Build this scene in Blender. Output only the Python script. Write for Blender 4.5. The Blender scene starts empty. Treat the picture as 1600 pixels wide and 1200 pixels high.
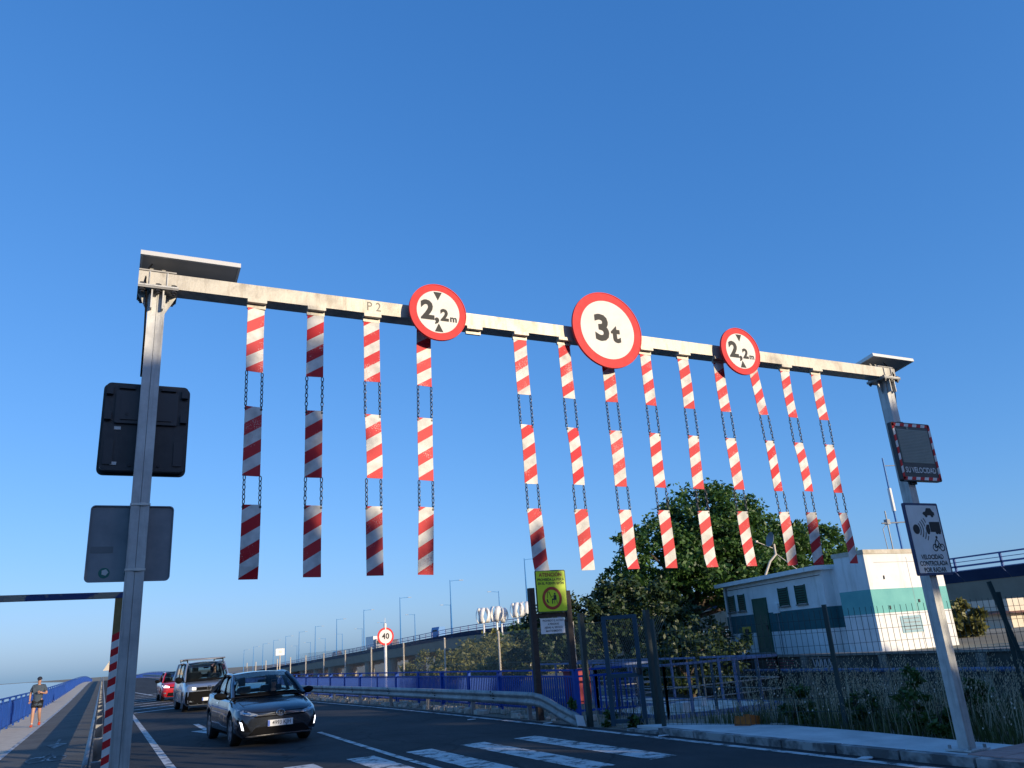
import bpy, bmesh, math, random
import numpy as np
from mathutils import Vector, Matrix
from mathutils.bvhtree import BVHTree

sc = bpy.context.scene
COL = sc.collection
rad = math.radians
random.seed(4)
RNG = np.random.default_rng(11)

# ------------------------------------------------------------------ camera
YAW, PITCH, ROLL = rad(27.358), rad(18.371), rad(-4.08)
fw = Vector((math.sin(YAW) * math.cos(PITCH), math.cos(YAW) * math.cos(PITCH), math.sin(PITCH)))
rt0 = Vector((math.cos(YAW), -math.sin(YAW), 0))
up0 = rt0.cross(fw)
rt = rt0 * math.cos(ROLL) + up0 * math.sin(ROLL)
up = -rt0 * math.sin(ROLL) + up0 * math.cos(ROLL)
cd = bpy.data.cameras.new('camera')
cam = bpy.data.objects.new('camera', cd)
COL.objects.link(cam)
cam.matrix_world = Matrix(((rt.x, up.x, -fw.x, 0), (rt.y, up.y, -fw.y, 0), (rt.z, up.z, -fw.z, 1.65), (0, 0, 0, 1)))
cd.sensor_width = 36
cd.lens = 1230.2 / 1600 * 36
cd.clip_start = 0.05
cd.clip_end = 9000
sc.camera = cam

# ------------------------------------------------------------------ sky and sun
SUN_EL, SUN_AZ = rad(14), rad(25)          # azimuth: right of straight behind the portal's front
world = bpy.data.worlds.new('World')
sc.world = world
world.use_nodes = True
wn = world.node_tree
bg = wn.nodes['Background']
sky = wn.nodes.new('ShaderNodeTexSky')
sky.sky_type = 'NISHITA'
sky.sun_disc = False
sky.sun_elevation = SUN_EL
sky.sun_rotation = math.pi - SUN_AZ
sky.air_density = 1.0
sky.dust_density = 0.9
sky.ozone_density = 3.0
# one response curve per channel over the whole sky (the phone's rendering of a clear sky)
sep = wn.nodes.new('ShaderNodeSeparateColor'); cmb = wn.nodes.new('ShaderNodeCombineColor')
wn.links.new(sky.outputs[0], sep.inputs[0])
for i_, (a_, p_) in enumerate(((.64, 1.0), (.755, .7), (1.15, .57))):
    m1 = wn.nodes.new('ShaderNodeMath'); m1.operation = 'MULTIPLY'; m1.inputs[1].default_value = .15
    m2 = wn.nodes.new('ShaderNodeMath'); m2.operation = 'POWER'; m2.inputs[1].default_value = p_
    m3 = wn.nodes.new('ShaderNodeMath'); m3.operation = 'MULTIPLY'; m3.inputs[1].default_value = a_ / .15
    wn.links.new(sep.outputs[i_], m1.inputs[0]); wn.links.new(m1.outputs[0], m2.inputs[0]); wn.links.new(m2.outputs[0], m3.inputs[0]); wn.links.new(m3.outputs[0], cmb.inputs[i_])
wn.links.new(cmb.outputs[0], bg.inputs['Color'])
bg.inputs['Strength'].default_value = 0.15
sd = bpy.data.lights.new('sun', 'SUN')
sd.energy = 5.0
sd.angle = rad(0.5)
sd.color = (1.0, 0.83, 0.58)
sun = bpy.data.objects.new('sun', sd)
COL.objects.link(sun)
tosun = Vector((math.sin(SUN_AZ) * math.cos(SUN_EL), -math.cos(SUN_AZ) * math.cos(SUN_EL), math.sin(SUN_EL)))
sun.rotation_euler = tosun.to_track_quat('Z', 'Y').to_euler()
sun.location = tosun * 60
sc.view_settings.view_transform = 'Standard'
sc.view_settings.look = 'None'
sc.view_settings.gamma = 1
sc.view_settings.exposure = 0.0
sc.view_settings.use_curve_mapping = False

# ------------------------------------------------------------------ materials
def mat(name, col, rough=0.6, metal=0.0, col2=None, scale=6.0, bump=0.0, bscale=None, detail=4, lo=0.35, hi=0.65,
        emit=None, estr=0.0, coat=0.0, trans=0.0, alpha=1.0, spec=0.5, coords='Object'):
    m = bpy.data.materials.new(name)
    m.use_nodes = True
    nt = m.node_tree
    b = nt.nodes['Principled BSDF']
    b.inputs['Base Color'].default_value = (*col, 1)
    b.inputs['Roughness'].default_value = rough
    b.inputs['Metallic'].default_value = metal
    b.inputs['Specular IOR Level'].default_value = spec
    b.inputs['Coat Weight'].default_value = coat
    b.inputs['Coat Roughness'].default_value = 0.04
    b.inputs['Transmission Weight'].default_value = trans
    b.inputs['Alpha'].default_value = alpha
    if emit:
        b.inputs['Emission Color'].default_value = (*emit, 1)
        b.inputs['Emission Strength'].default_value = estr
    if col2 or bump:
        tc = nt.nodes.new('ShaderNodeTexCoord')
        if col2:
            n = nt.nodes.new('ShaderNodeTexNoise')
            n.inputs['Scale'].default_value = scale
            n.inputs['Detail'].default_value = detail
            n.inputs['Roughness'].default_value = 0.65
            nt.links.new(tc.outputs[coords], n.inputs['Vector'])
            r = nt.nodes.new('ShaderNodeValToRGB')
            r.color_ramp.elements[0].position = lo
            r.color_ramp.elements[1].position = hi
            r.color_ramp.elements[0].color = (*col, 1)
            r.color_ramp.elements[1].color = (*col2, 1)
            nt.links.new(n.outputs['Fac'], r.inputs['Fac'])
            nt.links.new(r.outputs['Color'], b.inputs['Base Color'])
        if bump:
            n2 = nt.nodes.new('ShaderNodeTexNoise')
            n2.inputs['Scale'].default_value = bscale or scale * 6
            n2.inputs['Detail'].default_value = 5
            nt.links.new(tc.outputs[coords], n2.inputs['Vector'])
            bp = nt.nodes.new('ShaderNodeBump')
            bp.inputs['Strength'].default_value = bump
            bp.inputs['Distance'].default_value = 0.02
            nt.links.new(n2.outputs['Fac'], bp.inputs['Height'])
            nt.links.new(bp.outputs['Normal'], b.inputs['Normal'])
    return m

def streaks(m, dark, amount=.5, scale=(9, 9, .5), lo=.5, hi=.72):
    """rain streaks and stains with a run of their own, laid over a material's colour"""
    nt = m.node_tree; L = nt.links.new; b = nt.nodes['Principled BSDF']
    src = b.inputs['Base Color'].links[0].from_socket
    tc = nt.nodes.new('ShaderNodeTexCoord'); mp = nt.nodes.new('ShaderNodeMapping'); mp.inputs['Scale'].default_value = scale
    L(tc.outputs['Object'], mp.inputs['Vector'])
    n = nt.nodes.new('ShaderNodeTexNoise'); n.inputs['Scale'].default_value = 1.0; n.inputs['Detail'].default_value = 7; n.inputs['Roughness'].default_value = .7
    L(mp.outputs[0], n.inputs['Vector'])
    r = nt.nodes.new('ShaderNodeMapRange'); r.inputs['From Min'].default_value = lo; r.inputs['From Max'].default_value = hi; r.inputs['To Max'].default_value = amount
    L(n.outputs['Fac'], r.inputs['Value'])
    mx = nt.nodes.new('ShaderNodeMix'); mx.data_type = 'RGBA'; mx.inputs['B'].default_value = (*dark, 1)
    L(r.outputs[0], mx.inputs['Factor']); L(src, mx.inputs['A']); L(mx.outputs['Result'], b.inputs['Base Color'])
    return m

def cracks(m):
    """fine branching cracks and sealed patches in asphalt"""
    nt = m.node_tree; L = nt.links.new; b = nt.nodes['Principled BSDF']
    src = b.inputs['Base Color'].links[0].from_socket
    tc = nt.nodes.new('ShaderNodeTexCoord')
    nz = nt.nodes.new('ShaderNodeTexNoise'); nz.inputs['Scale'].default_value = 1.3; nz.inputs['Detail'].default_value = 6
    L(tc.outputs['Object'], nz.inputs['Vector'])
    va = nt.nodes.new('ShaderNodeVectorMath'); va.operation = 'MULTIPLY_ADD'; va.inputs[1].default_value = (1.2, 1.2, 0)
    L(nz.outputs['Color'], va.inputs[0]); L(tc.outputs['Object'], va.inputs[2])
    vo = nt.nodes.new('ShaderNodeTexVoronoi'); vo.feature = 'DISTANCE_TO_EDGE'; vo.inputs['Scale'].default_value = .33
    L(va.outputs[0], vo.inputs['Vector'])
    r = nt.nodes.new('ShaderNodeMapRange'); r.inputs['From Min'].default_value = .004; r.inputs['From Max'].default_value = .014; r.inputs['To Min'].default_value = .75; r.inputs['To Max'].default_value = 0
    L(vo.outputs['Distance'], r.inputs['Value'])
    mx = nt.nodes.new('ShaderNodeMix'); mx.data_type = 'RGBA'; mx.inputs['B'].default_value = (.008, .008, .009, 1)
    L(r.outputs[0], mx.inputs['Factor']); L(src, mx.inputs['A']); L(mx.outputs['Result'], b.inputs['Base Color'])
    return m

def mat_stripes():
    """red / white diagonal sheeting, laid out by the UV map in metres, with dirt and scuffs"""
    m = bpy.data.materials.new('striped_sheeting')
    m.use_nodes = True
    nt = m.node_tree
    L = nt.links.new
    b = nt.nodes['Principled BSDF']
    uv = nt.nodes.new('ShaderNodeUVMap')
    sep = nt.nodes.new('ShaderNodeSeparateXYZ')
    L(uv.outputs[0], sep.inputs[0])
    mu = nt.nodes.new('ShaderNodeMath'); mu.operation = 'MULTIPLY'; mu.inputs[1].default_value = -0.62
    L(sep.outputs['X'], mu.inputs[0])
    ad = nt.nodes.new('ShaderNodeMath'); ad.operation = 'ADD'
    L(sep.outputs['Y'], ad.inputs[0]); L(mu.outputs[0], ad.inputs[1])
    dv = nt.nodes.new('ShaderNodeMath'); dv.operation = 'DIVIDE'; dv.inputs[1].default_value = 0.222
    L(ad.outputs[0], dv.inputs[0])
    fr = nt.nodes.new('ShaderNodeMath'); fr.operation = 'FRACT'
    L(dv.outputs[0], fr.inputs[0])
    gt = nt.nodes.new('ShaderNodeMath'); gt.operation = 'GREATER_THAN'; gt.inputs[1].default_value = 0.5
    L(fr.outputs[0], gt.inputs[0])
    oi = nt.nodes.new('ShaderNodeObjectInfo')
    red = nt.nodes.new('ShaderNodeMix'); red.data_type = 'RGBA'
    red.inputs['A'].default_value = (0.56, 0.012, 0.022, 1); red.inputs['B'].default_value = (0.62, 0.04, 0.05, 1)
    L(oi.outputs['Random'], red.inputs['Factor'])
    tc = nt.nodes.new('ShaderNodeTexCoord')
    n = nt.nodes.new('ShaderNodeTexNoise'); n.inputs['Scale'].default_value = 9; n.inputs['Detail'].default_value = 6
    n.noise_dimensions = '4D'
    ws = nt.nodes.new('ShaderNodeMath'); ws.operation = 'MULTIPLY'; ws.inputs[1].default_value = 40
    L(oi.outputs['Random'], ws.inputs[0]); L(ws.outputs[0], n.inputs['W'])
    L(tc.outputs['Object'], n.inputs['Vector'])
    wh = nt.nodes.new('ShaderNodeValToRGB')
    wh.color_ramp.elements[0].position = 0.3; wh.color_ramp.elements[1].position = 0.62
    wh.color_ramp.elements[0].color = (0.46, 0.45, 0.43, 1); wh.color_ramp.elements[1].color = (0.78, 0.76, 0.72, 1)
    L(n.outputs['Fac'], wh.inputs['Fac'])
    mx = nt.nodes.new('ShaderNodeMix'); mx.data_type = 'RGBA'
    L(gt.outputs[0], mx.inputs['Factor']); L(wh.outputs['Color'], mx.inputs['A']); L(red.outputs['Result'], mx.inputs['B'])
    # small pale and dark scuffs
    n2 = nt.nodes.new('ShaderNodeTexNoise'); n2.inputs['Scale'].default_value = 130; n2.inputs['Detail'].default_value = 2
    L(tc.outputs['Object'], n2.inputs['Vector'])
    n3 = nt.nodes.new('ShaderNodeTexNoise'); n3.inputs['Scale'].default_value = 5; n3.noise_dimensions = '4D'
    L(tc.outputs['Object'], n3.inputs['Vector']); L(ws.outputs[0], n3.inputs['W'])
    ml = nt.nodes.new('ShaderNodeMath'); ml.operation = 'MULTIPLY'
    L(n2.outputs['Fac'], ml.inputs[0]); L(n3.outputs['Fac'], ml.inputs[1])
    sr = nt.nodes.new('ShaderNodeValToRGB')
    sr.color_ramp.elements[0].position = 0.355; sr.color_ramp.elements[1].position = 0.40
    L(ml.outputs[0], sr.inputs['Fac'])
    m2 = nt.nodes.new('ShaderNodeMix'); m2.data_type = 'RGBA'
    L(sr.outputs['Color'], m2.inputs['Factor']); L(mx.outputs['Result'], m2.inputs['A'])
    m2.inputs['B'].default_value = (0.62, 0.45, 0.42, 1)
    L(m2.outputs['Result'], b.inputs['Base Color'])
    b.inputs['Roughness'].default_value = 0.55
    b.inputs['Specular IOR Level'].default_value = 0.3
    return m

def mat_leaf(name, c1, c2, trans=0.25):
    m = bpy.data.materials.new(name)
    m.use_nodes = True
    nt = m.node_tree
    L = nt.links.new
    b = nt.nodes['Principled BSDF']
    at = nt.nodes.new('ShaderNodeAttribute'); at.attribute_name = 'tint'
    r = nt.nodes.new('ShaderNodeValToRGB')
    r.color_ramp.elements[0].color = (*c1, 1); r.color_ramp.elements[1].color = (*c2, 1)
    L(at.outputs['Fac'], r.inputs['Fac'])
    L(r.outputs['Color'], b.inputs['Base Color'])
    b.inputs['Roughness'].default_value = 0.5
    tr = nt.nodes.new('ShaderNodeBsdfTranslucent')
    L(r.outputs['Color'], tr.inputs['Color'])
    mx = nt.nodes.new('ShaderNodeMixShader'); mx.inputs[0].default_value = trans
    L(b.outputs[0], mx.inputs[1]); L(tr.outputs[0], mx.inputs[2])
    L(mx.outputs[0], nt.nodes['Material Output'].inputs['Surface'])
    return m

def mat_paint():
    """road paint worn through to the asphalt"""
    m = mat('road_paint', (0.62, 0.62, 0.6), 0.6)
    nt = m.node_tree; L = nt.links.new; b = nt.nodes['Principled BSDF']
    tc = nt.nodes.new('ShaderNodeTexCoord')
    n = nt.nodes.new('ShaderNodeTexNoise'); n.inputs['Scale'].default_value = 3.2; n.inputs['Detail'].default_value = 12; n.inputs['Roughness'].default_value = 0.75
    L(tc.outputs['Object'], n.inputs['Vector'])
    r = nt.nodes.new('ShaderNodeValToRGB')
    e = r.color_ramp.elements
    e[0].position = 0.43; e[0].color = (0.045, 0.045, 0.045, 1); e[1].position = 0.5; e[1].color = (0.5, 0.5, 0.49, 1)
    x = e.new(0.7); x.color = (0.68, 0.68, 0.66, 1)
    L(n.outputs['Fac'], r.inputs['Fac']); L(r.outputs['Color'], b.inputs['Base Color'])
    return m

M = {}
M['asphalt'] = mat('asphalt', (0.015, 0.016, 0.018), 0.85, col2=(0.052, 0.052, 0.053), scale=0.55, spec=.3, lo=.25, hi=.75, bump=0.5, bscale=60, detail=9)
cracks(M['asphalt'])
streaks(M['asphalt'], (.012, .012, .013), .6, (.9, .05, 1))
M['bike_asphalt'] = mat('bike_path_asphalt', (0.075, 0.07, 0.06), 0.85, col2=(0.12, 0.115, 0.1), scale=0.7, bump=0.4, bscale=60, detail=8)
M['paint'] = mat_paint()
M['walk'] = mat('walkway_concrete', (0.5, 0.42, 0.32), 0.85, col2=(0.62, 0.54, 0.42), scale=2.5, bump=0.2, bscale=40)
M['concrete'] = mat('pavement_concrete', (0.44, 0.44, 0.43), 0.85, col2=(0.62, 0.62, 0.6), scale=1.6, bump=0.25, bscale=50, detail=8)
M['kerb'] = mat('kerb_concrete', (0.11, 0.11, 0.11), 0.85, col2=(0.36, 0.36, 0.35), scale=2.2, bump=0.3, bscale=40, lo=0.42, hi=0.58)
M['pink'] = mat('pink_paving', (0.36, 0.2, 0.17), 0.85, col2=(0.46, 0.28, 0.24), scale=5, bump=0.2, bscale=60)
M['dirt'] = mat('verge_dirt', (0.12, 0.095, 0.07), 0.95, col2=(0.26, 0.22, 0.17), scale=3, bump=0.8, bscale=20, detail=8)
M['ground'] = mat('ground_earth', (0.16, 0.14, 0.09), 0.95, col2=(0.3, 0.26, 0.18), scale=0.05, bump=0.4, bscale=3, detail=8)
M['bank'] = mat('bank_earth', (0.1, 0.09, 0.06), 0.95, col2=(0.2, 0.18, 0.12), scale=0.4, bump=0.5, bscale=6, detail=8)
M['galv'] = streaks(mat('galvanised_steel', (0.4, 0.4, 0.4), 0.5, 0.3, col2=(0.6, 0.6, 0.58), scale=3.5, detail=8, bump=0.06, bscale=50), (.2, .19, .17), .7, (22, 22, 1.1))
M['beam'] = streaks(mat('weathered_steel', (0.25, 0.23, 0.2), 0.5, 0.25, col2=(0.5, 0.47, 0.41), scale=2.2, detail=9, lo=0.3, hi=0.5, bump=0.06, bscale=60), (.2, .15, .1), .6, (14, 14, 2.5))
M['rail_steel'] = streaks(mat('guardrail_steel', (0.2, 0.2, 0.2), 0.55, 0.3, col2=(0.36, 0.36, 0.35), scale=2.0, detail=9, bump=0.05, bscale=40), (.1, .08, .06), .6, (5, 5, 2.5))
M['dark_steel'] = mat('dark_bolt_steel', (0.05, 0.05, 0.055), 0.5, 0.6)
M['chain'] = mat('chain_steel', (0.09, 0.09, 0.1), 0.45, 0.7)
M['stripes'] = mat_stripes()
M['sign_red'] = mat('sign_red', (0.6, 0.016, 0.022), 0.55, col2=(0.66, 0.03, 0.035), scale=14, spec=.25)
M['sign_white'] = mat('sign_white', (0.72, 0.7, 0.66), 0.55, col2=(0.8, 0.79, 0.76), scale=4, spec=.25)
M['sign_black'] = mat('sign_black', (0.035, 0.035, 0.035), 0.6, spec=.25)
M['sign_back'] = mat('sign_back_grey', (0.2, 0.22, 0.24), 0.55, 0.2, col2=(0.28, 0.3, 0.32), scale=3)
M['alu'] = mat('aluminium_frame', (0.7, 0.68, 0.63), 0.4, 0.3)
M['solar_back'] = mat('solar_backsheet', (0.34, 0.33, 0.31), 0.6, col2=(0.42, 0.4, 0.37), scale=2)
M['solar_cell'] = mat('solar_cells', (0.01, 0.013, 0.04), 0.12)
M['plastic'] = mat('dark_plastic', (0.022, 0.025, 0.03), 0.45, col2=(0.035, 0.038, 0.044), scale=8)
M['plastic2'] = mat('dark_plastic_cover', (0.03, 0.033, 0.04), 0.4)
M['label_grey'] = mat('pale_sticker', (0.6, 0.6, 0.58), 0.5)
M['sticker_green'] = mat('green_sticker', (0.02, 0.16, 0.13), 0.4)
M['display'] = mat('display_glass', (0.2, 0.23, 0.2), 0.4, col2=(0.25, 0.28, 0.25), scale=5, spec=.3)
M['display_line'] = mat('display_lamella', (0.3, 0.33, 0.3), 0.45)
M['blue'] = mat('railing_blue_paint', (0.004, 0.05, 0.27), 0.55, col2=(0.008, 0.075, 0.38), scale=1.3, spec=.25, detail=8)
M['blue_light'] = mat('worn_blue_paint', (0.05, 0.09, 0.2), 0.55, col2=(0.14, 0.2, 0.34), scale=5)
M['blue_navy'] = mat('navy_paint', (0.012, 0.03, 0.1), 0.5, col2=(0.02, 0.045, 0.13), scale=4)
M['bar_blue'] = mat('height_bar_paint', (0.02, 0.045, 0.16), 0.5, col2=(0.3, 0.25, 0.2), scale=1.6, lo=0.52, hi=0.56)
M['ochre'] = mat('ochre_painted_steel', (0.2, 0.13, 0.04), 0.6, col2=(0.28, 0.19, 0.07), scale=6)
M['lamp_blue'] = mat('lamp_post_blue', (0.05, 0.22, 0.5), 0.5)
M['lamp_head'] = mat('lamp_head_grey', (0.25, 0.3, 0.36), 0.5)
M['brown_wood'] = mat('dark_brown_post', (0.02, 0.014, 0.012), 0.7, col2=(0.045, 0.03, 0.024), scale=10)
M['yellow'] = mat('fluorescent_yellow', (0.55, 0.72, 0.01), 0.45)
M['green_dark'] = mat('dark_green_frame', (0.012, 0.05, 0.02), 0.5)
M['dark_red'] = mat('dark_red_print', (0.36, 0.03, 0.008), 0.5)
M['fence_green'] = mat('mesh_fence_green', (0.012, 0.035, 0.035), 0.5)
M['gate_paint'] = mat('gate_blue_green', (0.014, 0.05, 0.085), 0.5, col2=(0.02, 0.065, 0.1), scale=4)
M['pole_pale'] = mat('pale_fence_post', (0.5, 0.44, 0.36), 0.7, col2=(0.6, 0.54, 0.45), scale=5)
M['wire'] = mat('chain_link_wire', (0.2, 0.2, 0.18), 0.5, 0.3)
M['wall_white'] = streaks(mat('whitewashed_wall', (0.74, 0.74, 0.73), 0.85, col2=(0.86, 0.86, 0.85), scale=1.2, detail=8, bump=0.1, bscale=30), (.38, .36, .31), .55, (2.6, 2.6, .35), .54, .74)
M['teal_dark'] = mat('dark_teal_band', (0.02, 0.11, 0.13), 0.8, col2=(0.03, 0.135, 0.155), scale=2)
M['teal'] = mat('light_teal_band', (0.13, 0.4, 0.4), 0.8, col2=(0.17, 0.47, 0.45), scale=1.5)
M['door_green'] = mat('green_metal_door', (0.012, 0.085, 0.06), 0.5, col2=(0.018, 0.1, 0.07), scale=3)
M['plaque'] = mat('blue_plaque', (0.25, 0.42, 0.5), 0.6, col2=(0.34, 0.5, 0.56), scale=20)
M['old_wall'] = mat('mossy_wall', (0.03, 0.034, 0.03), 0.95, col2=(0.11, 0.115, 0.1), scale=1.4, detail=9, bump=0.5, bscale=12)
M['coping'] = mat('wall_coping', (0.17, 0.16, 0.145), 0.9, col2=(0.25, 0.24, 0.21), scale=3)
M['graffiti'] = mat('graffiti_white', (0.5, 0.5, 0.52), 0.7)
M['graffiti_red'] = mat('graffiti_red', (0.25, 0.08, 0.09), 0.7)
M['viaduct'] = mat('viaduct_concrete', (0.3, 0.27, 0.22), 0.9, col2=(0.38, 0.34, 0.28), scale=0.4, detail=8)
M['viaduct_fascia'] = mat('blue_fascia', (0.03, 0.06, 0.17), 0.4, col2=(0.045, 0.085, 0.21), scale=0.3)
M['viaduct_rail'] = mat('viaduct_rail_blue', (0.05, 0.1, 0.28), 0.45)
M['roof_tile'] = mat('brown_roof', (0.2, 0.08, 0.05), 0.85, col2=(0.28, 0.12, 0.075), scale=6)
M['house_wall'] = mat('cream_house_wall', (0.62, 0.55, 0.44), 0.85, col2=(0.7, 0.63, 0.52), scale=2)
M['white_metal'] = mat('white_painted_metal', (0.75, 0.74, 0.72), 0.4)
M['bark'] = mat('bark', (0.05, 0.038, 0.028), 0.95, col2=(0.1, 0.08, 0.06), scale=6, bump=0.6, bscale=20)
M['leaf_big'] = mat_leaf('leaves_green', (0.022, 0.065, 0.012), (0.09, 0.19, 0.035))
M['leaf_dark'] = mat_leaf('leaves_dark', (0.014, 0.034, 0.01), (0.05, 0.085, 0.022), 0.15)
M['leaf_olive'] = mat_leaf('leaves_olive', (0.09, 0.105, 0.03), (0.24, 0.23, 0.07))
M['weed'] = mat_leaf('weed_leaves', (0.03, 0.07, 0.015), (0.09, 0.15, 0.03))
M['dry_grass'] = mat_leaf('dry_grass', (0.13, 0.12, 0.06), (0.5, 0.45, 0.32), 0.3)
M['green_grass'] = mat_leaf('green_grass', (0.045, 0.07, 0.02), (0.11, 0.13, 0.04), 0.3)
M['daisy'] = mat('daisy_petals', (0.75, 0.73, 0.65), 0.7)
M['orange'] = mat('orange_board', (0.5, 0.14, 0.015), 0.7, col2=(0.38, 0.1, 0.01), scale=8)
M['litter'] = mat('pale_litter', (0.6, 0.6, 0.6), 0.7)
M['rubble'] = mat('pale_rubble', (0.34, 0.3, 0.25), 0.9, col2=(0.68, 0.62, 0.54), scale=3)
M['red_box'] = mat('red_cabinet', (0.3, 0.03, 0.035), 0.6)
# cars
M['car_grey'] = mat('dark_grey_car_paint', (0.03, 0.037, 0.05), 0.25, 0.5, coat=1.0)
M['car_silver'] = mat('silver_car_paint', (0.34, 0.38, 0.44), 0.3, 0.6, coat=1.0)
M['car_red'] = mat('red_car_paint', (0.5, 0.014, 0.02), 0.3, 0.1, coat=1.0)
M['car_black'] = mat('black_trim', (0.006, 0.006, 0.007), 0.85, spec=.12)
M['car_under'] = mat('car_underside', (0.012, 0.012, 0.012), 0.9)
M['glass'] = mat('car_glass', (0.55, 0.62, 0.62), 0.02, trans=1.0)
M['glass'].node_tree.nodes['Principled BSDF'].inputs['IOR'].default_value = 1.12
M['chrome'] = mat('chrome', (0.75, 0.75, 0.75), 0.15, 1.0)
M['tyre'] = mat('tyre_rubber', (0.015, 0.015, 0.015), 0.85)
M['rim'] = mat('alloy_rim', (0.4, 0.4, 0.42), 0.35, 0.8)
M['lamp_lens'] = mat('headlamp_lens', (0.3, 0.33, 0.36), 0.12, 0.3, coat=1.0)
M['drl'] = mat('lit_lamp', (0.9, 0.9, 0.95), 0.3, emit=(0.9, 0.93, 1.0), estr=2.6)
M['drl_warm'] = mat('lit_headlamp', (0.9, 0.9, 0.85), 0.3, emit=(1.0, 0.88, 0.7), estr=1.6)
M['plate'] = mat('number_plate', (0.72, 0.73, 0.74), 0.4)
M['plate_blue'] = mat('plate_blue', (0.02, 0.1, 0.5), 0.4)
M['seat'] = mat('car_seat', (0.03, 0.03, 0.032), 0.8)
# people
M['skin'] = mat('skin', (0.46, 0.25, 0.17), 0.55)
M['shirt'] = mat('slate_shirt', (0.045, 0.065, 0.09), 0.85, col2=(0.06, 0.085, 0.115), scale=9)
M['shorts'] = mat('black_shorts', (0.008, 0.008, 0.01), 0.85)
M['shoe'] = mat('orange_red_shoe', (0.5, 0.06, 0.02), 0.6)
M['cap'] = mat('dark_cap', (0.015, 0.018, 0.03), 0.8)
M['hair'] = mat('dark_hair', (0.02, 0.013, 0.01), 0.6)
M['blouse'] = mat('dark_blouse', (0.04, 0.03, 0.035), 0.8)
M['sock'] = mat('white_sock', (0.6, 0.58, 0.55), 0.9)

# ------------------------------------------------------------------ mesh helpers
class MB:
    def __init__(s):
        s.v = []; s.f = []; s.uv = None
    def add(s, vs, fs):
        n = len(s.v)
        s.v += [tuple(p) for p in vs]
        s.f += [tuple(i + n for i in f) for f in fs]
        return s
    def box(s, c, d, rz=0.0, M4=None):
        x, y, z = d[0] / 2, d[1] / 2, d[2] / 2
        vs = [Vector((a, b, e)) for a in (-x, x) for b in (-y, y) for e in (-z, z)]
        R_ = Matrix.Rotation(rz, 3, 'Z') if M4 is None else M4
        vs = [R_ @ p + Vector(c) for p in vs]
        return s.add(vs, [(0, 1, 3, 2), (4, 6, 7, 5), (0, 4, 5, 1), (2, 3, 7, 6), (0, 2, 6, 4), (1, 5, 7, 3)])
    def beam(s, a, b, w, h=None, roll=0.0):
        """box between two points"""
        a, b = Vector(a), Vector(b)
        h = h or w
        d = (b - a)
        q = d.to_track_quat('Z', 'Y').to_matrix() @ Matrix.Rotation(roll, 3, 'Z')
        return s.box((a + b) / 2, (w, h, d.length), M4=q)
    def tube(s, pts, r, n=8, cap=True):
        pts = [Vector(p) for p in pts]
        rs = r if isinstance(r, (list, tuple)) else [r] * len(pts)
        rings = []
        prev = None
        for i, p in enumerate(pts):
            if i == 0: d = pts[1] - p
            elif i == len(pts) - 1: d = p - pts[i - 1]
            else: d = (pts[i + 1] - pts[i - 1])
            d.normalize()
            if prev is None:
                a = d.orthogonal().normalized()
            else:
                a = (prev - d * prev.dot(d)).normalized()
            prev = a
            b = d.cross(a)
            rings.append([p + (a * math.cos(2 * math.pi * k / n) + b * math.sin(2 * math.pi * k / n)) * rs[i] for k in range(n)])
        vs = [q for r_ in rings for q in r_]
        fs = []
        for i in range(len(pts) - 1):
            for k in range(n):
                fs.append((i * n + k, i * n + (k + 1) % n, (i + 1) * n + (k + 1) % n, (i + 1) * n + k))
        if cap:
            fs.append(tuple(range(n - 1, -1, -1)))
            fs.append(tuple((len(pts) - 1) * n + k for k in range(n)))
        return s.add(vs, fs)
    def prism(s, poly, y0, y1):
        """polygon in x,z extruded along y"""
        n = len(poly)
        vs = [(x, y0, z) for x, z in poly] + [(x, y1, z) for x, z in poly]
        fs = [tuple(range(n)), tuple(range(2 * n - 1, n - 1, -1))]
        fs += [(i + n, (i + 1) % n + n, (i + 1) % n, i) for i in range(n)]
        return s.add(vs, fs)
    def slab(s, poly, z0, z1):
        n = len(poly)
        vs = [(x, y, z0) for x, y in poly] + [(x, y, z1) for x, y in poly]
        fs = [tuple(range(n - 1, -1, -1)), tuple(range(n, 2 * n))]
        fs += [(i, (i + 1) % n, (i + 1) % n + n, i + n) for i in range(n)]
        return s.add(vs, fs)
    def ring(s, r0, r1, y0, y1, n=56, c=(0, 0)):
        vs = []
        for k in range(n):
            a = 2 * math.pi * k / n
            ca, sa = math.cos(a), math.sin(a)
            for r, y in ((r0, y0), (r1, y0), (r1, y1), (r0, y1)):
                vs.append((c[0] + r * ca, y, c[1] + r * sa))
        fs = []
        for k in range(n):
            a, b = 4 * k, 4 * ((k + 1) % n)
            for j in range(4):
                fs.append((a + j, a + (j + 1) % 4, b + (j + 1) % 4, b + j))
        return s.add(vs, fs)
    def disc(s, r, y0, y1, n=56, c=(0, 0)):
        return s.prism([(c[0] + r * math.cos(2 * math.pi * k / n), c[1] + r * math.sin(2 * math.pi * k / n)) for k in range(n)], y0, y1)
    def grid(s, P):
        """P: rows of points"""
        n = len(P[0])
        vs = [p for r in P for p in r]
        fs = [(i * n + j, i * n + j + 1, (i + 1) * n + j + 1, (i + 1) * n + j) for i in range(len(P) - 1) for j in range(n - 1)]
        return s.add(vs, fs)

def rrect(x0, x1, z0, z1, r, n=5):
    out = []
    for cx, cz, a0 in ((x1 - r, z1 - r, 0), (x0 + r, z1 - r, 90), (x0 + r, z0 + r, 180), (x1 - r, z0 + r, 270)):
        for k in range(n + 1):
            a = rad(a0 + 90 * k / n)
            out.append((cx + r * math.cos(a), cz + r * math.sin(a)))
    return out

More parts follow.
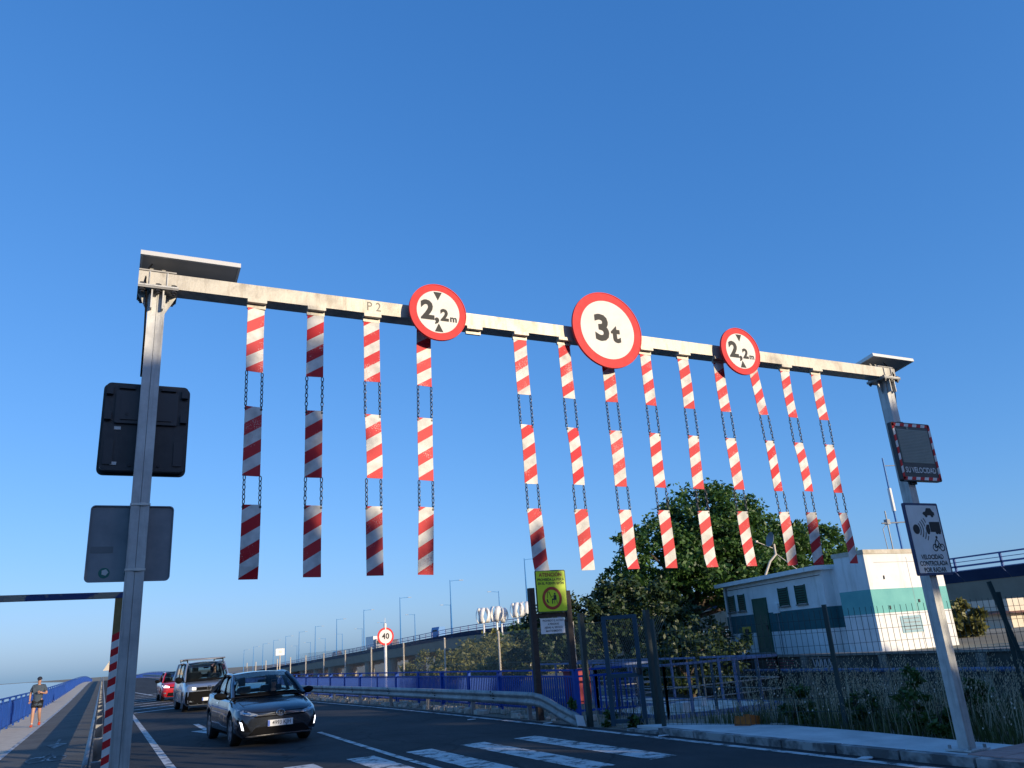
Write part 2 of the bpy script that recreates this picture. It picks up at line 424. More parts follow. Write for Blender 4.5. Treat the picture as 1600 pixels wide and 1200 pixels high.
def mesh_of(mb, name, material, smooth=False, fix=True):
    me = bpy.data.meshes.new(name)
    me.from_pydata(mb.v, [], mb.f)
    if fix:
        b = bmesh.new(); b.from_mesh(me)
        bmesh.ops.recalc_face_normals(b, faces=b.faces)
        b.to_mesh(me); b.free()
    if smooth:
        me.polygons.foreach_set('use_smooth', [True] * len(me.polygons))
        me.set_sharp_from_angle(angle=rad(smooth if smooth is not True else 40))
    me.materials.append(M[material] if isinstance(material, str) else material)
    return me

def link(name, me, parent=None, loc=(0, 0, 0), rot=(0, 0, 0)):
    o = bpy.data.objects.new(name, me)
    COL.objects.link(o)
    o.parent = parent
    o.location = loc
    o.rotation_euler = rot
    return o

def part(name, mb, material, parent=None, w=False, smooth=False, fix=True, loc=(0, 0, 0), rot=(0, 0, 0)):
    """one mesh object; w=True: the points are world coordinates and the parent is unrotated"""
    if w and parent is not None:
        off = Vector((0, 0, 0)); p = parent
        while p is not None:
            off += p.location; p = p.parent
        mb.v = [(a - off.x, b - off.y, c - off.z) for a, b, c in mb.v]
    return link(name, mesh_of(mb, name, material, smooth, fix), parent, loc, rot)

def tag(o, label, cat, group=None):
    o['label'] = label; o['category'] = cat
    if group: o['group'] = group
    return o

def thing(name, label, cat, loc=(0, 0, 0), rz=0.0, group=None):
    o = link(name, None, None, loc, (0, 0, rz))
    return tag(o, label, cat, group)

def struct(name, mb, material, parent=None, smooth=False, fix=True, kind='structure'):
    o = part(name, mb, material, parent, smooth=smooth, fix=fix)
    if parent is None: o['kind'] = kind
    return o

def copy_tree(o, parent=None):
    c = o.copy(); COL.objects.link(c); c.parent = parent
    for ch in list(o.children): copy_tree(ch, c)
    return c

_txt = {}
def text_geo(s, size, bold=0.0, align='CENTER'):
    k = (s, size, bold, align)
    if k not in _txt:
        cu = bpy.data.curves.new('t', 'FONT')
        cu.body = s; cu.size = size; cu.align_x = align; cu.align_y = 'CENTER'; cu.offset = bold; cu.resolution_u = 3
        ob = bpy.data.objects.new('t', cu); COL.objects.link(ob)
        dg = bpy.context.evaluated_depsgraph_get()
        me = bpy.data.meshes.new_from_object(ob.evaluated_get(dg))
        vs = [tuple(v.co) for v in me.vertices]; fs = [tuple(p.vertices) for p in me.polygons]
        bpy.data.objects.remove(ob); bpy.data.curves.remove(cu); bpy.data.meshes.remove(me)
        _txt[k] = (vs, fs)
    return _txt[k]

def text(mb, s, size, x, z, y=0.0, bold=0.0, sx=1.0, align='CENTER', fx=1):
    vs, fs = text_geo(s, size, bold, align)
    mb.add([(x + a * sx * fx, y, z + b) for a, b, c in vs], fs)
    return mb

def smooth01(t):
    t = max(0.0, min(1.0, t)); return t * t * (3 - 2 * t)

# ------------------------------------------------------------------ ground, road, paths
def zr(y):          # the bridge deck rises gently to a crest, then falls away
    return 0.62 * smooth01((y - 45) / 125) - 1.05 * smooth01((y - 178) / 170)
def xr(y):          # right edge line of the road
    return 8.6 - 1.1 * smooth01((y - 18) / 34)
YS = [-40, -20, -5, 5, 9, 13, 17, 21, 25, 29, 33, 37, 41, 45, 50, 56, 62, 70, 80, 90, 100, 112, 125, 140, 155, 170, 185, 200, 220, 245, 275, 310, 350]

def strip(x0, x1, ys, dz=0.0, skirt=0.0):
    f0 = x0 if callable(x0) else (lambda y: x0)
    f1 = x1 if callable(x1) else (lambda y: x1)
    mb = MB()
    rows = []
    for y in ys:
        z = zr(y) + dz
        r = [(f0(y), y, z), (f1(y), y, z)]
        if skirt: r = [(f0(y), y, z - skirt)] + r + [(f1(y), y, z - skirt)]
        rows.append(r)
    return mb.grid(rows)

g = MB(); g.add([(-4000, -4000, -4.6), (4000, -4000, -4.6), (4000, 4000, -4.6), (-4000, 4000, -4.6)], [(0, 1, 2, 3)])
struct('ground', g, 'ground')
g = MB(); g.add([(-60, -60, -.62), (120, -60, -.62), (120, 40, -.62), (14, 62, -.62), (-4.5, 62, -.62), (-4.5, 24, -.62), (-60, 20, -.62), (-75, -60, -4.6), (140, -60, -4.6), (140, 48, -4.6), (17, 80, -4.6), (-12, 80, -4.6), (-12, 32, -4.6), (-75, 28, -4.6)], [(0, 1, 2, 3, 4, 5, 6), (1, 8, 9, 2), (2, 9, 10, 3), (3, 10, 11, 4), (4, 11, 12, 5), (5, 12, 13, 6), (6, 13, 7, 0)])
struct('bank', g, 'bank')
g = MB(); g.add([(-3000, 30, -4.5), (-12, 30, -4.5), (25, 120, -4.5), (48, 420, -4.5), (-200, 3000, -4.5), (-3000, 3000, -4.5)], [(0, 1, 2, 3, 4, 5)])
struct('water', g, mat('river_water', (.03, .05, .06), .12, bump=.25, bscale=.6))
struct('road', strip(0.25, lambda y: xr(y) + .32, YS, 0, 1.4), 'asphalt')
struct('bike_path', strip(-1.95, 0.25, YS, -.004, .8), 'bike_asphalt')
struct('walkway', strip(-3.3, -1.95, YS, -.002, .8), 'walk')
verge = MB()
verge.grid([[(xr(y) + .32, y, zr(y) - .8), (xr(y) + .32, y, zr(y) - .012), (xr(y) + 2.2, y, zr(y) - .05), (xr(y) + 5.3, y, zr(y) - .12), (xr(y) + 5.9, y, zr(y) - 1.6)] for y in [13.2] + YS[6:]])
struct('verge', verge, 'dirt')
near_verge = MB()
near_verge.grid([[(9.0, y, -.3), (9.0, y, -.01), (14.2, y, -.06), (15.2, y, -.62)] for y in (-40, -10, 0, 4, 8, 11, 13.2)])
struct('verge', near_verge, 'dirt')

# markings
def marking(name, mb): return struct(name, mb, 'paint', fix=False)
marking('edge_line', strip(lambda y: xr(y) - .07, lambda y: xr(y) + .07, YS, .004))
marking('edge_line', strip(1.16, 1.31, [y for y in YS if y > 12] , .004))
marking('edge_line', strip(-2.0, -1.9, YS, .004))
midx = lambda y: 4.58 + .25 * smooth01((y - 12) / 12)
marking('lane_line', strip(lambda y: midx(y) - .06, lambda y: midx(y) + .06, [4, 8, 10, 12, 14, 16, 18, 20.6], .008))
for k, y in enumerate((25, 32, 39, 46, 53, 60, 67, 74, 81)):
    marking('lane_dash', strip(lambda q: 4.83, lambda q: 4.94, [y, y + 2.2], .004))
crossing = [(7.03, 7.5, 10.15, 14.55), (5.97, 6.45, 10.15, 14.6), (4.92, 5.41, 10.2, 14.6), (3.87, 4.36, 10.2, 14.65), (2.8, 3.3, 10.2, 14.6), (1.75, 2.25, 10.2, 14.6)]
for a, b, y0, y1 in crossing:
    mb = MB(); mb.add([(a, y0, .004), (b, y0, .004), (b, y1, .004), (a, y1, .004)], [(0, 1, 2, 3)])
    marking('crossing_stripe', mb)
for k in range(9):                                   # hatched gore beside the bend
    y = 40 + k * 3.4
    mb = MB(); mb.add([(1.35, y, zr(y) + .008), (3.3 + .1 * k, y + 1.7, zr(y + 1.7) + .008), (3.3 + .1 * k, y + 2.2, zr(y + 2.2) + .008), (1.35, y + .5, zr(y) + .009)], [(0, 1, 2, 3)])
    marking('hatch_stripe', mb)
mb = MB()
mb.add([(1.3, 92, zr(92) + .008), (1.45, 92, zr(92) + .008), (3.4, 66, zr(66) + .01), (3.2, 66, zr(66) + .01)], [(0, 1, 2, 3)])
marking('gore_line', mb)
mb = MB()                                            # lane arrow
ax = 2.75
mb.add([(ax - .08, 25.0, .004), (ax + .08, 25.0, .004), (ax + .08, 28.5, .004), (ax - .08, 28.5, .004),
        (ax - .42, 25.4, .005), (ax, 23.4, .005), (ax + .42, 25.4, .005)], [(0, 1, 2, 3), (4, 5, 6)])
marking('lane_arrow', mb)
mb = MB()                                            # bicycle symbol and arrow on the path
for cx in (-1.15, -.75):
    n = 14
    for k in range(n):
        a0, a1 = 2 * math.pi * k / n, 2 * math.pi * (k + 1) / n
        mb.add([(cx + .2 * math.cos(a) * q, 21.5 + .75 * math.sin(a) * q, .004) for a, q in ((a0, 1), (a1, 1), (a1, .75), (a0, .75))], [(0, 1, 2, 3)])
mb.add([(-1.15, 21.5, .006), (-1.1, 21.5, .006), (-.9, 22.9, .006), (-.95, 22.9, .006), (-.75, 21.5, .006), (-.8, 21.5, .006)], [(0, 1, 2, 3), (4, 2, 3, 5)])
mb.add([(-.98, 25.5, .004), (-.9, 25.5, .004), (-.9, 28, .004), (-.98, 28, .004), (-1.2, 25.9, .005), (-.94, 24.4, .005), (-.68, 25.9, .005)], [(0, 1, 2, 3), (4, 5, 6)])
wm = mat('worn_symbol_paint', (.075, .075, .075), .7, col2=(.5, .5, .48), scale=3, lo=.5, hi=.62)
struct('bicycle_marking', mb, wm, fix=False)

# raised pavement with kerb stones
pav = MB()
pav.slab([(9.02, -20), (11.4, -20), (10.6, 4), (10.05, 6.2), (10.1, 7.4), (10.3, 9.4), (10.35, 11.0), (9.55, 13.0), (9.05, 13.4)], -.3, .09)
pv = struct('pavement', pav, 'concrete')
ky = 13.5
while ky > -6:
    L_ = .98
    zt = .085 * min(1, (13.6 - ky + .35) / 1.4) + .02
    mb = MB(); mb.box((8.95, ky - L_ / 2, zt / 2 - .1), (.15, L_ - .015, zt + .2))
    part('kerb_stone', mb, 'kerb', pv)
    ky -= 1.0
for i in range(4):
    for j in range(14):
        mb = MB(); mb.box((9.2 + i * .41 + .1, 6.55 - j * .41, .088), (.395, .395, .03))
        part('paving_slab', mb, 'pink', pv)

# ------------------------------------------------------------------ the portal
PY = 6.95
portal = thing('height_portal', 'grey steel portal spanning the road on two box-section posts', 'gantry', (0.16, PY, 0))
for X, zb in ((0.16, 0.0), (9.4, 0.1)):
    mb = MB()
    for sx in (-1, 1):
        mb.box((X + sx * .0345, PY, (4.775 + zb) / 2), (.066, .14, 4.775 - zb))
    post = part('post', mb, 'galv', portal, w=True)
    mb = MB()
    mb.box((X, PY, zb + .01), (.36, .34, .02))
    part('base_plate', mb, 'galv', post, w=True)
    for sx in (-1, 1):
        for sy in (-1, 1):
            mb = MB(); mb.tube([(X + sx * .14, PY + sy * .13, zb + .02), (X + sx * .14, PY + sy * .13, zb + .06)], .02, 6)
            part('anchor_bolt', mb, 'rail_steel', post, w=True)
    for k, zz in enumerate((4.783, 4.801)):
        mb = MB(); mb.box((X, PY, zz), (.32, .3, .015)); part('flange_plate', mb, 'galv' if k else 'rail_steel', post, w=True)
    for sx in (-1, 0, 1):
        for sy in (-1, 1):
            if sx == 0 and sy == 1: continue
            mb = MB(); mb.tube([(X + sx * .125, PY + sy * .12, 4.74), (X + sx * .125, PY + sy * .12, 4.83)], .014, 6)
            mb.tube([(X + sx * .125, PY + sy * .12, 4.81), (X + sx * .125, PY + sy * .12, 4.826)], .026, 6)
            mb.tube([(X + sx * .125, PY + sy * .12, 4.757), (X + sx * .125, PY + sy * .12, 4.774)], .026, 6)
            part('flange_bolt', mb, 'dark_steel', post, w=True)
    for sx in (-.045, .045):
        mb = MB(); mb.prism([(X + sx - .006, 4.775), (X + sx + .006, 4.775), (X + sx + .006, 4.6), (X + sx - .006, 4.6)], PY - .13, PY - .076); part('gusset', mb, 'galv', post, w=True)
    for sx in (-1, 1):
        mb = MB(); mb.add([(X + sx * .068, PY - .005, 4.775), (X + sx * .155, PY - .005, 4.775), (X + sx * .068, PY - .005, 4.6),
                (X + sx * .068, PY + .005, 4.775), (X + sx * .155, PY + .005, 4.775), (X + sx * .068, PY + .005, 4.6)],
               [(0, 1, 2), (5, 4, 3), (0, 3, 4, 1), (1, 4, 5, 2), (2, 5, 3, 0)])
        part('gusset', mb, 'galv', post, w=True)
    for sx in (-.07, .07):
        mb = MB(); mb.box((X + sx, PY - .096, 4.884), (.01, .014, .135)); part('stiffener', mb, 'galv', post, w=True)
for X, sx in ((.16, -1), (9.4, 1)):
    mb = MB(); mb.tube([(X + sx * .06, PY - .02, 5.06), (X + sx * .1, PY - .06, 4.97), (X + sx * .105, PY - .1, 4.86), (X + sx * .085, PY - .085, 4.7), (X + sx * .076, PY - .05, 4.4), (X + sx * .074, PY - .04, 4.0)], .008, 6)
    part('cable', mb, 'car_black', portal, w=True, smooth=True)
mb = MB(); mb.box((4.78, PY, 4.884), (9.56, .18, .14))
beam = part('beam', mb, 'beam', portal, w=True)
SX = [.99 + .541 * k for k in range(14)]              # fourteen brackets, one of them empty
for k, X in enumerate(SX):
    mb = MB(); mb.box((X, PY - .085, 4.79), (.17, .06, .036)); mb.box((X, PY - .055, 4.757), (.165, .025, .05))
    part('hanger_bracket', mb, 'beam', beam, w=True)
mb = MB(); text(mb, 'P 2', .13, 2.09, 4.885, PY - .0925, sx=.9)
part('painted_mark', mb, mat('faded_pencil', (0.26, 0.24, 0.2), .7), beam, w=True, fix=False)

# chains: real interlocked links
def chain_mesh(length):
    mb = MB(); n = max(2, round(length / .041)); p = length / n
    for i in range(n):
        zc = -(i + .5) * p
        a = rad(20 + 90 * (i % 2))
        pts = []
        for k in range(10):
            t = 2 * math.pi * k / 10
            u, v = .0125 * math.cos(t), (p / 2 + .004) * math.sin(t)
            pts.append((u * math.cos(a), u * math.sin(a), zc + v))
        mb.tube(pts + [pts[0]], .0044, 5, cap=False)
    return mesh_of(mb, 'chain', 'chain', smooth=True)
PH = .615
def panel_mesh(phase, bow=0.0, twist=0.0, kink=0.0):
    mb = MB(); w = .077; t = .0025; N = 7
    rows = []
    for i in range(N):
        f = i / (N - 1); a = twist * (f - .5); yb = bow * 4 * f * (1 - f) + kink * max(0, f - .7) ** 2
        rows.append([(x_ * math.cos(a) - y_ * math.sin(a), yb + x_ * math.sin(a) + y_ * math.cos(a), -PH * f) for x_, y_ in ((-w, -t), (w, -t), (w, t), (-w, t), (-w, -t))])
    mb.grid(rows); mb.add(rows[0][:4], [(0, 1, 2, 3)]); mb.add(rows[-1][:4], [(0, 1, 2, 3)])
    me = mesh_of(mb, 'panel', 'stripes')
    uv = me.uv_layers.new(name='UVMap')
    for l in me.loops:
        co = me.vertices[l.vertex_index].co
        uv.data[l.index].uv = (co.x, co.z + phase + 5)
    return me
PHASE = (-.01, -.018, -.002, -.012, .1, .115)
eye = MB()
for sx in (-.07, .07):
    eye.tube([(sx, -.006, -.02), (sx, .006, -.02)], .011, 8); eye.tube([(sx, 0, -.02), (sx, 0, .012)], .004, 5)
EYES = mesh_of(eye, 'chain_eye', 'dark_steel')
CH1, CH2 = chain_mesh(.32), chain_mesh(.245)
ORD = ['first', 'second', 'third', 'fourth', 'fifth', 'sixth', 'seventh', 'eighth', 'ninth', 'tenth', 'eleventh', 'twelfth', 'thirteenth']
EXTRA = {0: 'nearest the left post', 2: 'below the painted letters on the beam', 3: 'behind the left height sign',
         4: 'just right of the empty bracket', 6: 'directly below the big 3t weight sign', 10: 'emerging below the right height sign', 12: 'nearest the right post'}
prng = random.Random(21)
n = 0
for k, X in enumerate(SX):
    if k == 4: continue
    lab = 'hanging red and white strip, %s from the left%s' % (ORD[n], ', ' + EXTRA[n] if n in EXTRA else '')
    s_ = thing('hanging_strip', lab, 'warning strip', (X, PY - .062, 4.735), 0, 'striped strips hanging from the portal beam')
    z = 0.0
    tilt = prng.uniform(-.012, .012) + (.03 if n == 3 else 0) + (-.035 if n == 10 else 0) + (.02 if n == 7 else 0)
    x = 0.0
    for q in range(3):
        ph = (4 if q == 0 else 5) if n in (4, 5) else prng.choice((0, 1, 2, 3))
        if n in (4, 5) and q == 2: ph = 4
        yw = prng.uniform(-.1, .1) + (.16 if (n, q) in ((0, 0), (0, 1), (5, 1), (4, 1)) else 0)
        tl = tilt + prng.uniform(-.012, .012) * (q > 0)
        if q == 0 and n == 10: tl = -.09
        p_ = link('plate', panel_mesh(PHASE[ph] + prng.uniform(-.012, .012), prng.uniform(-.012, .012), prng.uniform(-.1, .1) * (q > 0), prng.choice((0, 0, .3, -.4)) * (q == 2)), s_, (x, 0, z), (prng.uniform(-.05, .05) * (q > 0), tl, yw))
        if q: link('chain_eye', EYES, p_)
        x += -math.sin(tl) * PH
        z -= PH
        if q < 2:
            g_, cm = ((.325, CH1), (.25, CH2))[q]
            for sx in (-.07, .07):
                c_ = link('chain', cm, s_, (x + sx * math.cos(yw), sx * math.sin(yw), z - .003), (0, tilt, yw))
            z -= g_
            x += -math.sin(tilt) * g_
    n += 1

# round signs
def round_sign(name, label, x, z, r, draw, ring_w):
    t = thing(name, label, 'road sign', (x, PY - .2, z))
    mb = MB(); mb.disc(r, .0, .012, 72); part('plate', mb, 'sign_red', t, smooth=30)
    mb = MB(); mb.ring(r - .004, r + .004, -.004, .024, 72); part('rim', mb, 'sign_red', t, smooth=30)
    mb = MB(); mb.disc(r - ring_w, -.0025, 0.004, 72); part('face', mb, 'sign_white', t)
    mb = MB(); draw(mb); part('lettering', mb, 'sign_black', t, fix=False)
    mb = MB(); mb.box((0, .058, 0), (.06, .09, r * 1.2)); mb.box((-r * .35, .058, 0), (.05, .09, .14)); mb.box((r * .35, .058, 0), (.05, .09, .14))
    part('clamp', mb, 'dark_steel', t)
    return t
def draw22(mb):
    text(mb, '2', .275, -.115, .0, -.005, bold=.012)
    text(mb, ',', .21, -.018, -.035, -.0051, bold=.009)
    text(mb, '2', .17, .065, -.035, -.0052, bold=.008)
    text(mb, 'm', .1, .16, -.062, -.0053, bold=.003)
    for s in (1, -1):
        mb.add([(-.045, -.005, s * .215), (.045, -.005, s * .215), (0, -.005, s * .125)], [(0, 1, 2)])
def draw3t(mb):
    text(mb, '3', .42, -.075, .0, -.005, bold=.016)
    text(mb, 't', .29, .1, -.045, -.0052, bold=.014)
round_sign('height_limit_sign', 'round red and white 2,2 m height sign, left of the 3t sign', 2.72, 4.87, .3, draw22, .072)
round_sign('weight_limit_sign', 'large round red and white 3t weight sign at mid beam', 4.74, 4.92, .45, draw3t, .1)
round_sign('height_limit_sign', 'round red and white 2,2 m height sign, right of the 3t sign', 6.66, 4.87, .3, draw22, .072)
mb = MB()
mb.box((0, 0, 0), (.1, .012, .3)); mb.box((.03, -.03, 0), (.05, .06, .2))
# solar panels
for X, lab in ((.0, 'solar panel on top of the left post, underside and bright front edge showing'), (9.23, 'solar panel on top of the right post, seen from below')):
    t = thing('solar_panel', lab, 'solar panel', (X, PY, 4.962))
    c = (.42, .21, .145); tl = Matrix.Rotation(rad(-9), 3, 'X')
    def P(a, b, z): return tuple(tl @ Vector((a, b, z)) + Vector(c))
    def rbox(mb, cc, d): return mb.box(P(*cc), d, M4=tl)
    mb = MB()
    for s in (-1, 1):
        rbox(mb, (0, s * .26, 0), (.84, .02, .045)); rbox(mb, (s * .41, 0, 0), (.02, .5, .045))
    part('frame', mb, 'alu', t)
    mb = MB(); rbox(mb, (0, 0, -.004), (.8, .5, .012)); part('backsheet', mb, 'solar_back', t)
    mb = MB(); rbox(mb, (0, 0, .016), (.8, .5, .012)); part('cells', mb, 'solar_cell', t)
    mb = MB()
    for xx in (.1, .2):
        mb.beam((xx, .06, 0), (xx, .1, .11), .03, .012); mb.beam((xx, .08, 0), (xx, .3, .08), .03, .012)
    mb.box((.15, 0, .006), (.3, .18, .012))
    part('bracket', mb, 'solar_back', t)

# speed display on the left post, seen from behind
t = thing('speed_display', 'dark plastic speed display seen from behind on the left post', 'speed display', (.155, PY + .11, 3.605))
mb = MB(); mb.prism(rrect(-.32, .32, -.375, .375, .04), 0, .1); part('housing', mb, 'plastic', t, smooth=35)
mb = MB(); mb.prism(rrect(-.34, .34, -.395, .395, .05), .1, .125); part('front_rim', mb, 'plastic', t, smooth=35)
mb = MB(); mb.prism(rrect(-.24, .24, .02, .3, .015), -.025, .0); part('battery_cover', mb, 'plastic2', t, smooth=35)
mb = MB(); mb.prism(rrect(-.2, .2, .05, .27, .01), -.035, -.025); part('battery_cover', mb, 'plastic2', t, smooth=35)
for sx in (-1, 1):
    for zz in (.3, .08):
        mb = MB(); mb.box((sx * .29, -.02, zz), (.05, .04, .07)); part('latch', mb, 'plastic', t)
    mb = MB(); mb.box((sx * .16, -.012, .34), (.12, .024, .03)); part('latch', mb, 'plastic', t)
    mb = MB(); mb.prism(rrect(-.3, -.23, -.33, -.12, .01) if sx < 0 else rrect(.23, .3, -.33, -.12, .01), -.012, 0); part('rib', mb, 'plastic2', t)
for px, pz in ((-.21, -.02), (-.22, -.32)):
    mb = MB(); mb.box((px, -.004, pz), (.05, .006, .026)); part('sticker', mb, 'label_grey', t)
for q, r_ in (((-.15, .1), .04), ((-.1, -.33), .01), ((.12, -.33), .01)):
    mb = MB(); mb.disc(.014, -r_, -.001, 12, q); part('screw', mb, 'dark_steel', t)
# square sign seen from behind
t = thing('square_sign', 'plain grey back of a square sign strapped to the left post', 'road sign', (.115, PY + .095, 2.635))
mb = MB(); mb.prism(rrect(-.305, .305, -.3, .3, .035), 0, .004); part('plate', mb, 'sign_back', t, smooth=35)
mb = MB(); o_, i_ = rrect(-.305, .305, -.3, .3, .035), rrect(-.297, .297, -.292, .292, .03)
nn = len(o_)
mb.add([(x, -.014, z) for x, z in o_] + [(x, -.014, z) for x, z in i_] + [(x, 0, z) for x, z in o_] + [(x, 0, z) for x, z in i_],
       [(k, (k + 1) % nn, nn + (k + 1) % nn, nn + k) for k in range(nn)] + [(k, (k + 1) % nn, 2 * nn + (k + 1) % nn, 2 * nn + k) for k in range(nn)] + [(nn + k, nn + (k + 1) % nn, 3 * nn + (k + 1) % nn, 3 * nn + k) for k in range(nn)])
part('folded_edge', mb, 'sign_back', t)
mb = MB(); mb.disc(.04, -.002, 0, 24, (-.17, -.23)); s1 = part('sticker', mb, 'sticker_green', t)
mb = MB(); mb.disc(.026, -.004, -.002, 5, (-.165, -.225)); part('sticker_print', mb, 'label_grey', s1)
mb = MB(); mb.box((-.2, -.001, -.05), (.16, .002, .05)); part('faded_label', mb, mat('faded_label', (.17, .18, .19), .6), t)
for zz in (.295 - .01, -.225):
    mb = MB()
    for a, b in (((-.066, -.178), (.156, -.178)),):
        mb.box((.045, -.169, zz), (.146, .004, .016)); mb.box((-.027, -.085, zz), (.004, .166, .016)); mb.box((.117, -.085, zz), (.004, .166, .016))
    mb.box((.06, -.175, zz), (.05, .012, .022))
    part('strap', mb, 'alu', t)
# speed display on the right post, facing us
t = thing('speed_display', 'speed display reading SU VELOCIDAD with red and white border', 'speed display', (9.52, PY - .16, 3.745))
mb = MB(); mb.prism(rrect(-.385, .385, -.4, .4, .03), 0, .06); part('housing', mb, 'plastic', t, smooth=35)
bord = []
for s in range(9):
    u0, u1 = -.37 + .74 * s / 9, -.37 + .74 * (s + 1) / 9
    v0, v1 = -.385 + .77 * s / 9, -.385 + .77 * (s + 1) / 9
    for pts in ([(u0, .385), (u1, .385), (u1 - .02, .345), (u0 - .02, .345)], [(u0, -.345), (u1, -.345), (u1 - .02, -.385), (u0 - .02, -.385)],
                [(-.375, v0), (-.335, v0 + .02), (-.335, v1 + .02), (-.375, v1)], [(.335, v0), (.375, v0 + .02), (.375, v1 + .02), (.335, v1)]):
        pts = [(max(-.375, min(.375, a)), max(-.39, min(.39, b))) for a, b in pts]
        bord.append((s % 2, pts))
for col, nm in ((0, 'sign_red'), (1, 'sign_white')):
    for c_, pts in bord:
        if c_ == col: mb = MB(); mb.prism(pts, -.004 - .001 * col, .001); part('border_tape', mb, nm, t)
mb = MB(); mb.box((0, -.002, .075), (.62, .004, .46)); ds = part('screen', mb, 'display', t)
mb = MB()
for k in range(22): mb.box((0, -.006, -.14 + k * .0205), (.6, .004, .006))
part('lamellae', mb, 'display_line', ds)
mb = MB(); text(mb, 'SU VELOCIDAD', .105, 0, -.255, -.004, bold=.002, sx=.82); part('lettering', mb, 'sign_white', t, fix=False)
mb = MB(); mb.disc(.02, -.006, 0, 12, (-.09, .325)); part('sensor', mb, 'display', t)
mb = MB(); mb.box((-.1, .075, 0), (.1, .03, .86)); part('mount', mb, 'plastic', t)
# radar sign
t = thing('radar_sign', 'white sign reading VELOCIDAD CONTROLADA POR RADAR below the speed display', 'road sign', (9.395, PY - .125, 2.6))
mb = MB(); mb.prism(rrect(-.33, .33, -.46, .46, .02), 0, .03); part('plate', mb, 'blue_navy', t, smooth=35)
mb = MB(); mb.prism(rrect(-.3, .3, -.43, .43, .015), -.003, 0); part('face', mb, 'sign_white', t, smooth=35)
mb = MB()
Yt = -.005
mb.disc(.062, Yt, -.003, 20, (-.185, .12))
for k, r in enumerate((.1, .145, .19, .235)):
    a0 = [-48, -44, -40, -37][k]; nn = 14; w = .007
    for q in range(nn):
        a, b = rad(a0 + (-2 * a0) * q / nn), rad(a0 + (-2 * a0) * (q + 1) / nn)
        if k == 3 and abs(q - 6.5) < 4.5: continue
        if k == 2 and abs(q - 6.5) < 2.2: continue
        mb.add([(-.2 + (r + e) * math.cos(u), Yt, .12 + (r + e) * math.sin(u)) for u, e in ((a, -w), (b, -w), (b, w), (a, w))], [(0, 1, 2, 3)])
# car pictogram
mb.prism([(.02, .3), (.0, .325), (.02, .345), (.06, .35), (.09, .395), (.17, .395), (.2, .35), (.225, .34), (.225, .3)], Yt, -.003)
for cx in (.06, .175): mb.disc(.026, Yt - .0005, -.003, 12, (cx, .3))
# lorry pictogram
mb.prism([(.085, .085), (.285, .085), (.285, .215), (.085, .215)], Yt, -.003)
mb.prism([(.0, .085), (.075, .085), (.075, .18), (.03, .18), (.0, .135)], Yt, -.003)
for cx in (.035, .2, .25): mb.disc(.026, Yt - .0005, -.003, 12, (cx, .08))
# cyclist pictogram
for cx in (.1, .235): mb.ring(.036, .049, Yt, -.003, 18, (cx, -.115))
mb.disc(.02, Yt, -.003, 12, (.165, .015))
for a, b in (((.15, -.01), (.19, -.055)), ((.19, -.055), (.165, -.085)), ((.165, -.085), (.175, -.13)), ((.15, -.01), (.115, -.05)), ((.115, -.05), (.1, -.115)), ((.19, -.06), (.235, -.115)), ((.165, -.1), (.1, -.115))):
    a_, b_ = Vector((a[0], Yt, a[1])), Vector((b[0], Yt, b[1])); d = (b_ - a_).normalized(); o_ = Vector((-d.z, 0, d.x)) * .008
    mb.add([a_ - o_, b_ - o_, b_ + o_, a_ + o_], [(0, 1, 2, 3)])
part('pictograms', mb, 'sign_black', t, fix=False)
mb = MB()
for k, s in enumerate(('VELOCIDAD', 'CONTROLADA', 'POR RADAR')): text(mb, s, .08, 0, -.235 - k * .08, -.005, bold=.002, sx=.96)
part('lettering', mb, 'sign_black', t, fix=False)
mb = MB(); mb.box((0, .04, .2), (.3, .02, .04)); mb.box((0, .04, -.25), (.3, .02, .04)); part('mount', mb, 'galv', t)

# ------------------------------------------------------------------ path height bar
hb = thing('path_height_bar', 'low blue bar over the bike path on an ochre post with red and white tape', 'height barrier', (.09, 9.5, 0))
mb = MB(); mb.box((.09, 9.5, 1.2), (.07, .07, 2.42)); pst = part('post', mb, 'ochre', hb, w=True)
mb = MB(); mb.box((-3.15, 9.5, 1.2), (.07, .07, 2.42)); part('post', mb, 'ochre', hb, w=True)
mb = MB(); mb.box((-1.53, 9.5, 2.438), (3.36, .085, .06)); part('bar', mb, 'bar_blue', hb, w=True)
for k in range(13):
    for c_ in (0, 1):
        z0 = .15 + k * .145 + c_ * .0725
        mb = MB()
        mb.add([(.054, 9.462, z0), (.126, 9.462, z0 + .035), (.126, 9.462, z0 + .1075), (.054, 9.462, z0 + .0725)], [(0, 1, 2, 3)])
        part('tape_band', mb, 'sign_red' if c_ else 'sign_white', pst, w=True, fix=False)

# ------------------------------------------------------------------ railings and guardrails
def railing_left():
    t = thing('bridge_railing', 'long bright blue railing along the walkway at the left', 'railing', (-3.05, 20, 0))
    ys = []
    y = 12.0
    while y < 330: ys.append(y); y += 2.5 if y < 120 else 6
    for k, y in enumerate(ys):
        mb = MB(); mb.box((-3.05, y, zr(y) + .54), (.07, .1, 1.08)); part('post', mb, 'blue', t, w=True)
    for zz, w in ((1.1, .07), (.96, .03), (.12, .04)):
        mb = MB(); mb.grid([[(-3.05 + a * w / 2, y, zr(y) + zz + b * .025) for a, b in ((-1, -1), (1, -1), (1, 1), (-1, 1), (-1, -1))] for y in ys])
        part('rail', mb, 'blue', t, w=True)
    mb = MB(); y = 12.1
    while y < 320:
        mb.box((-3.05, y, zr(y) + .54), (.02, .05, .84)); y += .11 if y < 90 else .3
    o = part('bars', mb, 'blue', t, w=True); o['kind'] = 'stuff'
railing_left()

